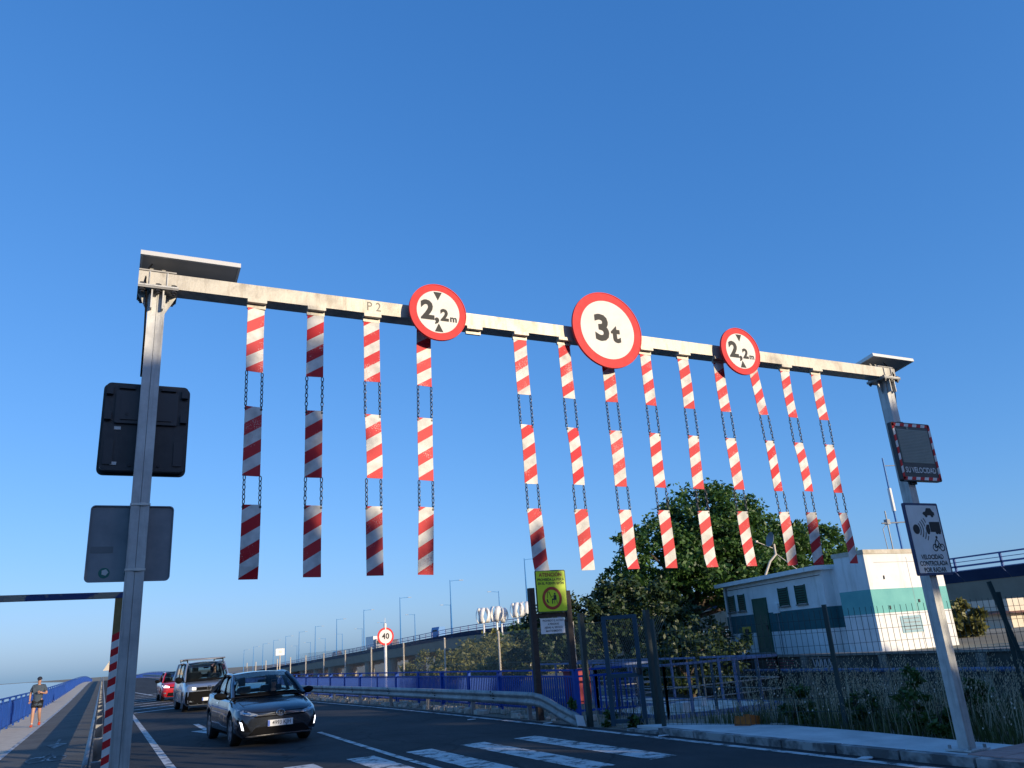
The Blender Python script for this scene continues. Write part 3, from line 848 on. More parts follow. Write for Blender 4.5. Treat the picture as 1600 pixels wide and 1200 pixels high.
XB = lambda y: xr(y) + 1.25
def railing_right():
    t = thing('road_railing', 'blue barred railing behind the right-hand guardrail', 'railing', (9.8, 20, 0))
    ys = [16.9 + 2.05 * k for k in range(14)] + [47 + 4 * k for k in range(60)]
    for k, y in enumerate(ys):
        mb = MB(); mb.box((XB(y), y, zr(y) + .48), (.12 if k % 2 == 0 else .07, .1, 1.04)); part('post', mb, 'blue', t, w=True)
    for zz, w in ((1.02, .06), (.88, .04), (.14, .04)):
        mb = MB(); mb.grid([[(XB(y) + a * w / 2, y, zr(y) + zz + b * .02) for a, b in ((-1, -1), (1, -1), (1, 1), (-1, 1), (-1, -1))] for y in ys])
        part('rail', mb, 'blue', t, w=True)
    # the nearest bars one by one, the rest joined
    bm_ = mesh_of(MB().box((0, 0, .51), (.022, .045, .72)), 'bar', 'blue')
    y = 16.98; k = 0; rest = MB()
    while y < 280:
        if k < 200: link('bar', bm_, t, (XB(y) - 9.8, y - 20, zr(y)))
        else: rest.box((XB(y), y, zr(y) + .51), (.022, .05, .72))
        k += 1; y += .115 if y < 60 else .25
    o = part('bars', rest, 'blue', t, w=True); o['kind'] = 'stuff'
    # short return at the near end
    mb = MB()
    for zz in (1.02, .88, .14): mb.beam((9.85, 16.9, zz), (11.1, 16.4, zz), .045)
    part('rail', mb, 'blue', t, w=True)
    for k in range(11):
        a = (k + .5) / 11
        mb = MB(); mb.box((9.85 + 1.25 * a, 16.9 - .5 * a, .51), (.022, .045, .72)); part('bar', mb, 'blue', t, w=True)
railing_right()

def wbeam(path, zt, side):
    """W-profile rail along path [(x,y,zTop)]; side = sign of the road-facing direction in x"""
    prof = [(0.0, 0.0), (.035, -.015), (.06, -.06), (.06, -.095), (.015, -.13), (.015, -.17), (.06, -.205), (.06, -.24), (.035, -.285), (0, -.3)]
    rows = []
    for i, p in enumerate(path):
        a = Vector(path[max(0, i - 1)]); b = Vector(path[min(len(path) - 1, i + 1)])
        d = (b - a); d.z = 0; d.normalize(); nrm = Vector((-d.y, d.x, 0)) * side
        rows.append([Vector(p) + nrm * u + Vector((0, 0, v)) for u, v in prof])
    mb = MB(); mb.grid(rows)
    back = [[q - (rows[i][4] - rows[i][0]).normalized() * 0 + Vector((0, 0, 0)) for q in r] for i, r in enumerate(rows)]
    return mb

XG = lambda y: xr(y) + .42
gp = [(XG(y), y, zr(y) + .6) for y in [200, 160, 120, 90, 70, 58, 50, 44, 40, 37, 34, 31, 28, 25.5, 23, 21, 19.5, 18.2, 17.5]]
gp += [(8.98, 17.0, .57), (8.95, 16.5, .48), (8.9, 16.0, .38), (8.85, 15.5, .3), (8.8, 15.05, .24)]
gr = thing('guardrail', 'grey steel guardrail along the right kerb bending down at its end', 'guardrail', (9.0, 17, 0))
wb = part('rail', wbeam(gp, .6, -1), 'rail_steel', gr, w=True, smooth=60)
sm = wb.modifiers.new('thickness', 'SOLIDIFY'); sm.thickness = .004
for k in range(18):
    y = 17.9 + 3.3 * k
    mb = MB(); mb.box((XG(y) + .09, y, zr(y) + .25), (.1, .06, .56)); mb.box((XG(y) + .03, y, zr(y) + .45), (.05, .12, .2))
    part('post', mb, 'rail_steel', gr, w=True)
for k in range(9):
    y = 19.6 + 4.0 * k
    mb = MB()
    for zz in (-.06, -.12, -.18, -.24): mb.tube([(XG(y) - .07, y, .6 + zr(y) + zz), (XG(y) - .03, y, .6 + zr(y) + zz)], .014, 6)
    mb.box((XG(y) - .045, y + .16, .53 + zr(y)), (.035, .006, .13))
    part('splice_bolts', mb, 'dark_steel', gr, w=True)
mb = MB(); mb.prism([(-.13, -.1), (.1, -.12), (.12, .1), (-.1, .12)], -.012, .012)
part('end_plate', mb, 'litter', gr, loc=(-.27, -2.08, .13), rot=(rad(-25), rad(8), rad(20)))

# double guardrail between bike path and road
g2 = thing('guardrail', 'double-sided steel guardrail between bike path and road, running away', 'guardrail', (.02, 10.5, 0))
for s, X in ((-1, -.07), (1, .12)):
    ys = [10.5, 14, 18, 24, 32, 42, 56, 70, 90, 110, 130, 150, 170, 190]
    pth = [(X, y, zr(y) + .75) for y in ys]
    o = part('rail', wbeam(pth, .75, -s), 'rail_steel', g2, w=True, smooth=60)
    sm = o.modifiers.new('thickness', 'SOLIDIFY'); sm.thickness = .004
for k in range(24):
    y = 10.9 + 4 * k
    mb = MB(); mb.box((.025, y, zr(y) + .36), (.12, .07, .74)); part('post', mb, 'rail_steel', g2, w=True)
mb = MB(); mb.box((.02, 10.46, .3), (.3, .12, .06)); part('foot', mb, 'kerb', g2, w=True)

# ------------------------------------------------------------------ signs in the middle distance
t = thing('fishing_ban_sign', 'bright yellow ATENCION fishing ban sign on two dark brown posts', 'sign', (9.6, 17.45, 0))
ps = []
for X, zt in ((9.14, 2.95), (10.13, 2.86)):
    mb = MB(); mb.box((X, 17.45, (zt - .3) / 2), (.14, .13, zt + .3)); ps.append(part('post', mb, 'brown_wood', t, w=True))
mb = MB(); mb.box((9.63, 17.46, 2.3), (.9, .05, .1)); part('crossbar', mb, 'brown_wood', t, w=True)
mb = MB(); mb.prism(rrect(9.235, 10.085, 2.36, 3.36, .04), 17.36, 17.38); pl = part('plate', mb, 'green_dark', t, w=True, smooth=35)
mb = MB(); mb.prism(rrect(9.26, 10.06, 2.385, 3.335, .035), 17.355, 17.36); part('face', mb, 'yellow', pl, w=True, smooth=35)
mb = MB(); text(mb, 'ATENCIÓN', .125, 9.66, 3.245, 17.352, bold=.003); part('lettering', mb, 'dark_red', pl, w=True, fix=False)
mb = MB(); text(mb, 'PROHIBIDA LA PESCA', .083, 9.66, 3.13, 17.352, bold=.002, sx=.93); text(mb, 'EN EL PUENTE SIFÓN', .083, 9.66, 3.04, 17.352, bold=.002, sx=.93)
part('lettering', mb, 'sign_black', pl, w=True, fix=False)
mb = MB(); mb.ring(.2, .27, 17.351, 17.354, 40, (9.66, 2.69)); part('ban_ring', mb, 'dark_red', pl, w=True)
mb = MB()
Y_ = 17.351
mb.disc(.024, Y_, Y_ + .003, 10, (9.74, 2.79))
mb.prism([(9.705, 2.76), (9.775, 2.765), (9.785, 2.66), (9.7, 2.66)], Y_, Y_ + .003)
mb.prism([(9.65, 2.68), (9.78, 2.68), (9.78, 2.645), (9.65, 2.645)], Y_ - .0004, Y_ + .003)
mb.prism([(9.65, 2.66), (9.675, 2.66), (9.675, 2.56), (9.65, 2.56)], Y_, Y_ + .003)
mb.prism([(9.72, 2.64), (9.735, 2.64), (9.73, 2.56), (9.715, 2.56)], Y_, Y_ + .003); mb.prism([(9.775, 2.64), (9.79, 2.64), (9.8, 2.56), (9.785, 2.56)], Y_, Y_ + .003)
for a, b in (((9.72, 2.75), (9.63, 2.72)), ((9.64, 2.7), (9.585, 2.84)), ((9.585, 2.84), (9.54, 2.845)), ((9.54, 2.845), (9.535, 2.7))):
    mb.beam((a[0], Y_, a[1]), (b[0], Y_, b[1]), .009)
mb.prism([(9.5, 2.66), (9.53, 2.68), (9.545, 2.62), (9.575, 2.575), (9.53, 2.59), (9.51, 2.61)], Y_, Y_ + .003)
part('angler_pictogram', mb, 'sign_black', pl, w=True)
t = thing('notice_board', 'small white printed notice below the yellow fishing sign', 'notice', (9.64, 17.4, 2.05))
mb = MB(); mb.box((0, 0, 0), (.66, .012, .36)); part('plate', mb, 'sign_white', t)
mb = MB()
for k, s in enumerate(('PROHIBIDO EL ACCESO', 'A PERSONAS', 'AJENAS AL SERVICIO', 'MANTENIMIENTO')): text(mb, s, .066, .02, .12 - k * .08, -.008, bold=.001, sx=.82)
part('lettering', mb, 'sign_black', t, fix=False)
mb = MB(); mb.box((0, .03, .1), (.98, .03, .03)); part('bracket', mb, 'brown_wood', t)

t = thing('speed_limit_sign', 'round 40 speed limit sign on a white post behind the railing', 'road sign', (12.0, 38.2, 0))
mb = MB(); mb.tube([(0, .06, -.2), (0, .06, 3.1)], .07, 10); part('post', mb, 'white_metal', t)
mb = MB(); mb.tube([(0, .06, 3.1), (0, .06, 3.35)], .012, 5); part('spike', mb, 'white_metal', t)
mb = MB(); mb.disc(.41, 0, .01, 40, (0, 2.5)); pl = part('plate', mb, 'sign_red', t)
mb = MB(); mb.disc(.32, -.004, 0, 40, (0, 2.5)); part('face', mb, 'sign_white', pl)
mb = MB(); text(mb, '40', .36, 0, 2.5, -.006, bold=.012); part('lettering', mb, 'sign_black', pl, fix=False)

t = thing('white_board', 'small pale square board on a thin post beyond the dark car', 'sign', (15.2, 82, zr(82)))
mb = MB(); mb.tube([(0, .05, -.6), (0, .05, 2.2)], .06, 8); part('post', mb, 'pole_pale', t)
mb = MB(); mb.box((0, 0, 2.5), (.82, .02, .62)); part('board', mb, 'white_metal', t)
mb = MB(); text(mb, '50', .3, 0, 2.5, -.014, bold=.002); part('lettering', mb, mat('faded_print', (.5, .42, .33), .7), t, fix=False)

t = thing('triangle_sign', 'pale back of a triangular sign on a post beside the path', 'road sign', (.45, 62, zr(62)))
mb = MB(); mb.tube([(0, 0, -.2), (0, 0, 2.6)], .05, 8); part('post', mb, 'pole_pale', t)
mb = MB(); mb.prism([(-.45, 1.9), (.45, 1.9), (0, 2.66)], -.07, -.055); part('plate', mb, 'pole_pale', t)

# chain-link fence
t = thing('chain_link_fence', 'tall chain-link fence on pale posts behind the blue railing', 'fence', (13, 27.6, 0))
XF = 13.0
py_ = [22.2 + 5.45 * k for k in range(13)]
for y in py_:
    mb = MB(); mb.tube([(XF, y, -.3), (XF, y, 2.25 - .006 * (y - 22))], .042, 8); part('post', mb, 'pole_pale', t, w=True)
mb = MB(); W_ = .005; H0, H1 = .05, 2.15
y = 19.5
while y < 62:
    for s in (1, -1):
        y1 = y + s * (H1 - H0)
        mb.add([(XF + .045, y - W_ * 1.4, H0), (XF + .045, y + W_ * 1.4, H0), (XF + .045, y1 + W_ * 1.4, H1), (XF + .045, y1 - W_ * 1.4, H1)], [(0, 1, 2, 3)])
    y += .1
for zz in (H0, 1.1, H1): mb.beam((XF + .045, 19.5, zz), (XF + .045, 62, zz), .006)
o = part('wire_mesh', mb, 'wire', t, w=True, fix=False); o['kind'] = 'stuff'

# ------------------------------------------------------------------ gate and green mesh fence
def wire_fence(t, a, b, z0, z1):
    a, b = Vector(a), Vector(b); d = b - a; L_ = d.length; u = d / L_
    mb = MB(); n_ = int(L_ / .09)
    for k in range(n_ + 1):
        p = a + u * (L_ * k / n_); mb.beam((p.x, p.y, z0), (p.x, p.y, z1 + .03), .0055)
    zz = z0
    while zz <= z1 + .01:
        mb.beam((a.x, a.y, zz), (b.x, b.y, zz), .006); zz += .2
    o = part('wire_panel', mb, 'fence_green', t, w=True, fix=False); o['kind'] = 'stuff'
FP = [(9.2, 12.75), (10.55, 9.81), (12.9, 8.35), (15.2, 6.9), (17.5, 5.45)]
t = thing('mesh_fence', 'dark green welded wire fence behind the raised pavement', 'fence', (10.55, 9.81, 0))
for k, p in enumerate(FP):
    mb = MB(); mb.box((p[0], p[1], .9), (.065, .065, 2.1), rz=.5); part('post', mb, 'fence_green', t, w=True)
for k in range(len(FP) - 1): wire_fence(t, (*FP[k], 0), (*FP[k + 1], 0), .12, 1.84)
mb = MB(); mb.beam((13.0, 8.1, -.2), (12.72, 8.35, 2.12), .06); part('brace', mb, 'fence_green', t, w=True)
t = thing('metal_gate', 'narrow dark blue-green metal gate frame standing ajar', 'gate', (8.95, 13.5, 0))
g0, g1 = Vector((9.02, 14.15, 0)), Vector((9.5, 13.75, 0))
for nm, p in (('stile', g0), ('stile', g1)):
    mb = MB(); mb.box((p.x, p.y, 1.07), (.085, .085, 2.05), rz=-.7); part(nm, mb, 'gate_paint', t, w=True)
for zz in (2.06, .95, .12):
    mb = MB(); mb.beam((g0.x, g0.y, zz), (g1.x, g1.y, zz), .075); part('cross_rail', mb, 'gate_paint', t, w=True)
mb = MB()
for k in range(1, 9):
    p = g0 + (g1 - g0) * k / 9; mb.beam((p.x, p.y, .1), (p.x, p.y, 2.04), .006)
for k in range(1, 14): mb.beam((g0.x, g0.y, .1 + .14 * k), (g1.x, g1.y, .1 + .14 * k), .005)
o = part('wire_infill', mb, 'fence_green', t, w=True, fix=False); o['kind'] = 'stuff'
mb = MB(); mb.box((g1.x - .05, g1.y - .04, 1.02), (.05, .1, .12)); part('lock', mb, 'dark_steel', t, w=True)
for p, lab, h in (((9.0, 15.0), 'dark green gate post beside the yellow sign', 2.2), ((9.62, 13.5), 'dark green gate post right of the gate frame', 2.14)):
    mb = MB(); mb.box((p[0], p[1], h / 2 - .1), (.1, .1, h + .2)); mb.box((p[0], p[1], h + .005), (.11, .11, .02))
    tag(part('gate_post', mb, 'fence_green'), lab, 'post', 'posts of the metal gate')

# ------------------------------------------------------------------ blue steel walkway over the channel
t = thing('steel_walkway', 'blue steel walkway with pipe railings behind the gate', 'walkway', (12, 16, 0))
for x0, x1, y0, y1 in ((10.9, 14.2, 14.9, 17.7), (12.7, 14.0, 17.72, 24)):
    mb = MB(); mb.box(((x0 + x1) / 2, (y0 + y1) / 2, -.03), (x1 - x0, y1 - y0, .05)); part('deck', mb, 'rubble', t, w=True)
    mb = MB()
    for a, b in (((x0, y0), (x1, y0)), ((x0, y1), (x1, y1)), ((x0, y0), (x0, y1)), ((x1, y0), (x1, y1))):
        mb.beam((a[0], a[1], -.06), (b[0], b[1], -.06), .06, .16)
    part('edge_beam', mb, 'blue_light', t, w=True)
rl = [((10.9, 14.9), (14.2, 14.9), 5), ((14.2, 14.9), (14.2, 17.7), 4), ((10.9, 17.7), (12.7, 17.7), 3), ((12.7, 17.7), (12.7, 24), 6), ((14.0, 17.7), (14.0, 24), 6), ((10.9, 14.9), (10.9, 17.7), 3)]
for a, b, n_ in rl:
    for zz, w in ((1.03, .05), (.55, .025), (.3, .02)):
        mb = MB(); mb.beam((*a, zz), (*b, zz), w); part('rail', mb, 'blue_light' if zz > 1 else 'rail_steel', t, w=True)
    for k in range(n_ + 1):
        x, y = a[0] + (b[0] - a[0]) * k / n_, a[1] + (b[1] - a[1]) * k / n_
        mb = MB(); mb.box((x, y, .48), (.05, .05, 1.06)); part('post', mb, 'blue_light' if k % 2 else 'gate_paint', t, w=True)
mb = MB(); mb.box((0, 0, .4), (.5, .5, .8)); mb.box((0, 0, .83), (.56, .56, .06))
cb = tag(part('cabinet', mb, 'red_box', loc=(11.35, 19.4, .1), rot=(0, 0, .2)), 'dull red cabinet beside the blue railing end', 'cabinet')
mb = MB()
for k, (x, y, s) in enumerate(((11.7, 15.4, .22), (12.9, 16.3, .2))):
    b_ = MB(); b_.slab([(-s / 2, -s / 2), (s / 2, -s / 2), (s / 2, s / 2), (-s / 2, s / 2)], 0, s * .8); b_.slab([(-s * .55, -s * .55), (s * .55, -s * .55), (s * .55, s * .55), (-s * .55, s * .55)], s * .8, s * .95)
    tag(part('bucket_box', b_, 'litter', loc=(x, y, 0), rot=(0, 0, .3 * k)), ['pale box lying on the front of the steel walkway', 'pale box at the rear of the steel walkway'][k], 'box')

# ------------------------------------------------------------------ retaining wall and building
t = thing('retaining_wall', 'dark mossy retaining wall with graffiti below the white building', 'wall', (20.8, 18, 0))
mb = MB(); mb.box((21.0, 18, .05), (.4, 30, 1.25)); part('wall', mb, 'old_wall', t, w=True)
for k in range(20):
    mb = MB(); mb.box((20.98, 3.75 + 1.5 * k, .705), (.52, 1.485, .07)); part('coping_stone', mb, 'coping', t, w=True)
for k in range(9):
    mb = MB(); mb.box((20.74, 5 + 3.1 * k, .05), (.14, .25, 1.2)); part('pilaster', mb, 'coping', t, w=True)
mb = MB(); mb.tube([(20.55, 4, .25), (20.55, 30, .25)], .06, 8); part('pipe', mb, 'blue_light', t, w=True)
def stroke(mb, pts, w, X=20.785):
    for a, b in zip(pts[:-1], pts[1:]):
        a_, b_ = Vector((X, a[0], a[1])), Vector((X, b[0], b[1])); d = (b_ - a_).normalized(); o_ = Vector((0, -d.z, d.y)) * w
        mb.add([a_ - o_, b_ - o_, b_ + o_, a_ + o_], [(0, 1, 2, 3)])
mb = MB()
for q in range(4): stroke(mb, [(22.4 - q * .02, .6 - q * .09), (21.0 + q * .1, .56 - q * .085), (20.9 + q * .15, .36 - q * .03)], .016)
part('graffiti', mb, 'graffiti_red', t, w=True, fix=False)
mb = MB()
for q in range(5): stroke(mb, [(20.2 - q * .17, .58), (20.16 - q * .17, .36), (20.08 - q * .17, .36), (20.07 - q * .17, .56)], .022)
stroke(mb, [(20.35, .62), (19.2, .6)], .012); stroke(mb, [(20.3, .3), (19.25, .32)], .012)
part('graffiti', mb, 'graffiti', t, w=True, fix=False)
mb = MB(); mb.box((61, 18, .03), (79.6, 30, 1.3)); struct('terrace', mb, 'ground')

GZ = .68
b = thing('utility_building', 'white pump house with dark and light teal bands behind the fence', 'building', (21.84, 20.18, GZ))
A = Vector((21.84, 20.18)); B = Vector((23.77, 27.5)); u = (B - A).normalized(); v = Vector((u.y, -u.x))
ang = math.atan2(u.y, u.x)
def wallbox(name, s0, s1, d0, d1, z0, z1, m, parent=b):
    """box in the door block's frame: s along the wall, d depth to the right"""
    mb = MB(); c = A + u * ((s0 + s1) / 2) + v * ((d0 + d1) / 2)
    mb.box((c.x, c.y, (z0 + z1) / 2), (s1 - s0, d1 - d0, z1 - z0), rz=ang)
    return part(name, mb, m, parent, w=True)
LW = B - A; LN = LW.length
wallbox('wall', 0, LN, 0, 4, GZ, 1.5, 'wall_white')
wallbox('band', 0, LN, -.004, 4.004, 1.5, 2.2, 'teal_dark')
wallbox('wall', 0, LN, 0, 4, 2.2, 3.42, 'wall_white')
rf = wallbox('roof_slab', -.12, LN + .25, -.28, 4.2, 3.42, 3.57, 'wall_white')
dr = wallbox('door', 4.05, 5.05, -.035, .02, GZ, 2.72, 'door_green')
wallbox('door_frame', 3.99, 4.05, -.05, .02, GZ, 2.78, 'door_green', dr); wallbox('door_frame', 5.05, 5.11, -.05, .02, GZ, 2.78, 'door_green', dr); wallbox('door_frame', 4.05, 5.05, -.05, .02, 2.72, 2.78, 'door_green', dr)
wallbox('door_handle', 4.12, 4.17, -.09, -.036, 1.6, 1.75, 'dark_steel', dr)
for s0 in (1.15, 2.35, 5.75, 6.65):
    w_ = .62 if s0 < 3 else .5
    wn_ = wallbox('window', s0, s0 + w_, -.012, .03, 2.4, 3.02, 'sign_black')
    for k in range(7): wallbox('louvre', s0 + .03, s0 + w_ - .03, -.045, -.012, 2.43 + k * .085, 2.475 + k * .085, 'door_green', wn_)
    wallbox('window_frame', s0 - .03, s0, -.05, .03, 2.38, 3.04, 'door_green', wn_); wallbox('window_frame', s0 + w_, s0 + w_ + .03, -.05, .03, 2.38, 3.04, 'door_green', wn_)
mb = wallbox('meter_box', 3.1, 3.5, -.08, 0, 2.15, 2.5, 'wall_white')
ysn = wallbox('warning_plate', 5.6, 6.3, -.02, 0, 1.05, 1.75, mat('warning_yellow', (.62, .42, .01), .5))
wallbox('warning_print', 5.75, 6.1, -.026, -.02, 1.42, 1.66, 'sign_black', ysn); wallbox('warning_print', 5.7, 6.2, -.026, -.02, 1.12, 1.17, 'sign_black', ysn); wallbox('warning_print', 5.7, 6.2, -.026, -.02, 1.24, 1.29, 'sign_black', ysn)
def wbox(name, x0, x1, y0, y1, z0, z1, m, parent=b):
    mb = MB(); mb.box(((x0 + x1) / 2, (y0 + y1) / 2, (z0 + z1) / 2), (x1 - x0, y1 - y0, z1 - z0)); return part(name, mb, m, parent, w=True)
wallbox('downpipe', 7.2, 7.27, -.07, 0, GZ, 3.4, 'sign_back'); wallbox('conduit', 3.28, 3.31, -.03, 0, GZ, 2.15, 'sign_back'); wallbox('cable', .1, 7.2, -.02, 0, 3.25, 3.27, 'dark_steel')
wallbox('step', 3.9, 5.2, -.5, 0, GZ, GZ + .08, 'coping')
for s0 in (1.15, 2.35, 5.75, 6.65): wallbox('window_sill', s0 - .06, s0 + .68, -.07, 0, 2.33, 2.38, 'coping')
# link wing
wbox('wall', 22.22, 24, 19.0, 20.4, GZ, 1.5, 'wall_white'); wbox('band', 22.216, 24, 19.0, 20.4, 1.5, 2.2, 'teal_dark'); wbox('wall', 22.22, 24, 19.0, 20.4, 2.2, 3.5, 'wall_white')
# tall wing
T0, T1, Y0, Y1 = 21.9, 25.6, 18.35, 19.6
wbox('wall', T0, T1, Y0, Y1, GZ, 1.85, 'wall_white'); wbox('band', T0 - .004, T1, Y0 - .004, Y1, 1.85, 2.6, 'teal'); wbox('wall', T0, T1, Y0, Y1, 2.6, 3.72, 'wall_white')
wbox('parapet', T0 - .02, T1 + .05, Y0 - .03, Y1 + .05, 3.72, 3.86, mat('stained_parapet', (.42, .37, .28), .9, col2=(.66, .62, .54), scale=2.5))
wbox('joint', 23.9, 23.915, Y0 - .006, Y0, GZ, 3.6, 'sign_back'); wbox('joint', 22.3, 26, Y0 - .006, Y0, 3.44, 3.452, 'sign_back')
wbox('plaque', 23.0, 24.0, Y0 - .02, Y0 - .004, 1.2, 1.72, 'plaque')
for zz in (1.62, 1.5, 1.38, 1.28): wbox('plaque_print', 23.1, 23.9, Y0 - .024, Y0 - .02, zz, zz + .03, 'sign_back')
for zz in (2.9, 1.95): wbox('hinge', 22.62, 22.66, Y0 - .03, Y0, zz, zz + .12, 'dark_steel')
wbox('lock', 24.05, 24.12, Y0 - .03, Y0, 2.12, 2.22, 'dark_steel')
# dish and antenna on the building
t = thing('satellite_dish', 'small dish on a bent pipe mast on the flat roof', 'satellite dish', (23.0, 23.3, 3.57))
mb = MB(); mb.tube([(-.5, .2, 0), (-.25, .1, .5), (0, 0, .75), (0, 0, 1.15)], .045, 8); part('mast', mb, 'pole_pale', t, smooth=True)
mb = MB()
for r in range(5):
    pass
rows = [[(.3 * q / 4 * math.cos(2 * math.pi * k / 20), .3 * q / 4 * math.sin(2 * math.pi * k / 20), .12 * (q / 4) ** 2) for k in range(21)] for q in range(5)]
mb.grid(rows)
part('reflector', mb, 'sign_back', t, smooth=True, loc=(-.08, -.05, 1.3), rot=(rad(10), rad(-75), rad(-25)))
mb = MB(); mb.tube([(-.1, 0, 1.0), (-.75, .1, 1.25)], .016, 6); mb.tube([(0, 0, .8), (.6, -.5, .05)], .014, 5); mb.box((-.77, .1, 1.27), (.1, .07, .07)); part('feed_arm', mb, 'pole_pale', t)
t = thing('antenna_mast', 'slim blue antenna mast with whip aerials beside the right post', 'antenna', (25.6, 19.7, 3.5))
mb = MB(); mb.tube([(0, 0, -.5), (0, 0, 2.2), (0, .0, 3.9)], [.05, .045, .03], 8); part('mast', mb, 'lamp_blue', t)
mb = MB(); mb.tube([(0, 0, 1.9), (0, 0, 2.75)], .07, 8); part('radome', mb, 'white_metal', t)
mb = MB(); mb.tube([(-.5, 0, -.3), (-.5, 0, 1.9)], .025, 6); mb.tube([(-.75, 0, 0), (-.8, 0, 1.25), (-.5, 0, 1.45)], .015, 6); part('whip', mb, 'sign_back', t)
mb = MB(); mb.tube([(-.8, 0, 1.45), (1.0, -.2, 1.5)], .025, 6); part('arm', mb, 'sign_back', t)
mb = MB(); mb.tube([(0, 0, 3.6), (.75, -.1, 3.62)], .018, 6); part('arm', mb, 'sign_back', t)
mb = MB(); mb.box((-.5, 0, 1.5), (.16, .14, .18)); part('clamp_box', mb, 'sign_back', t)

# house under the viaduct
t = thing('small_house', 'low cream house with brown roof below the viaduct at far right', 'house', (53, 34, GZ))
mb = MB(); mb.box((53, 34, 1.35), (9, 6, 2.0)); part('wall', mb, 'house_wall', t, w=True)
mb = MB(); mb.add([(48, 30.4, 1.5), (58, 30.4, 1.5), (58, 37.6, 1.5), (48, 37.6, 1.5), (50, 34, 2.25), (56.5, 34, 2.25)], [(0, 1, 5, 4), (1, 2, 5), (2, 3, 4, 5), (3, 0, 4), (0, 3, 2, 1)])
part('roof', mb, 'roof_tile', t, w=True)
mb = MB(); mb.box((50.2, 30.97, 1.1), (.9, .06, 1.0)); part('window', mb, 'sign_black', t, w=True)

# ------------------------------------------------------------------ viaduct
XV = 63.0
def zv(y): return 4.95 - .026 * max(0, y - 150) + .00001 * max(0, y - 150) ** 2
vd = thing('viaduct', 'long concrete motorway viaduct with blue fascia and railing', 'bridge', (XV, 100, 0))
VY = [-30, 0, 20, 40, 60, 80, 100, 120, 140, 160, 180, 200, 225, 250, 280, 320, 370, 430, 520]
mb = MB(); mb.grid([[(XV + a, y, zv(y) + c_) for a, c_ in ((.9, -.75), (1.6, -2.75), (20, -2.75), (20.7, -.75), (20.7, .0), (.9, .0), (.9, -.75))] for y in VY]); part('girder', mb, 'viaduct', vd, w=True)
y = -28.0; k = 0
pm = {}
while y < 400:
    seg = 3.9
    mb = MB(); mb.add([(XV + .85, y, zv(y) - .78), (XV + .85, y + seg, zv(y + seg) - .78), (XV - .05, y + seg, zv(y + seg) + .05), (XV - .05, y, zv(y) + .05),
                       (XV + .95, y, zv(y) - .78), (XV + .95, y + seg, zv(y + seg) - .78), (XV + .05, y + seg, zv(y + seg) + .07), (XV + .05, y, zv(y) + .07)],
                      [(0, 1, 2, 3), (7, 6, 5, 4), (0, 3, 7, 4), (1, 5, 6, 2), (3, 2, 6, 7), (0, 4, 5, 1)])
    part('fascia_panel', mb, 'viaduct_fascia', vd, w=True); y += 4.0
for zz, w in ((1.15, .12), (.8, .05), (.45, .14)):
    mb = MB(); mb.grid([[(XV + .2 + a * w / 2, y, zv(y) + zz + b_ * w / 2) for a, b_ in ((-1, -1), (1, -1), (1, 1), (-1, 1), (-1, -1))] for y in VY]); part('rail', mb, 'viaduct_rail', vd, w=True)
    mb = MB(); mb.grid([[(XV + 20.2 + a * w / 2, y, zv(y) + zz + b_ * w / 2) for a, b_ in ((-1, -1), (1, -1), (1, 1), (-1, 1), (-1, -1))] for y in VY]); part('rail', mb, 'viaduct_rail', vd, w=True)
pm_ = mesh_of(MB().box((0, 0, .55), (.14, .16, 1.2)), 'rail_post', 'viaduct_rail')
y = -28.0
while y < 360:
    link('rail_post', pm_, vd, (.2, y - 100, zv(y))); y += 4.0
y = 58.0
while y < 400:
    mb = MB()
    for xo in (3.2, 9.5, 16): mb.tube([(XV + xo, y, -5), (XV + xo, y, zv(y) - 2.7)], 1.2, 14)
    mb.box((XV + 10.5, y, zv(y) - 2.85), (17, 1.8, .5))
    part('pier', mb, 'viaduct', vd, w=True, smooth=40); y += 21

def lamp(name, label, x, y, h, s):
    t = thing(name, label, 'street lamp', (x, y, zv(y)), 0, 'blue lamp posts along the viaduct')
    mb = MB(); mb.tube([(0, 0, -.6), (0, 0, h * .5), (0, 0, h)], [.17, .13, .08], 8); part('pole', mb, 'lamp_blue', t)
    mb = MB(); mb.tube([(0, 0, h - .25), (s * 1.2, 0, h - .12), (s * 2.2, 0, h - .1)], .05, 6); part('arm', mb, 'lamp_blue', t)
    mb = MB(); mb.box((s * 2.5, 0, h - .1), (.9, .35, .12)); part('lamp_head', mb, 'lamp_head', t)
NUM = ['first', 'second', 'third', 'fourth', 'fifth', 'sixth', 'seventh', 'eighth', 'ninth', 'tenth', 'eleventh', 'twelfth', 'thirteenth', 'fourteenth']
for k, y in enumerate((123, 157.5, 190.5, 222, 252, 281, 307, 332, 358, 384, 410, 440)):
    lamp('lamp_post', 'blue viaduct lamp, arm pointing right, %s from the right of its row' % NUM[k], XV + .6, y, 10.9, 1)
for k, y in enumerate((146, 175, 206, 235, 264, 292, 320, 348, 376, 405)):
    lamp('lamp_post', 'far blue viaduct lamp, arm pointing left, %s from the right of its row' % NUM[k], XV + 20, y, 10.0, -1)

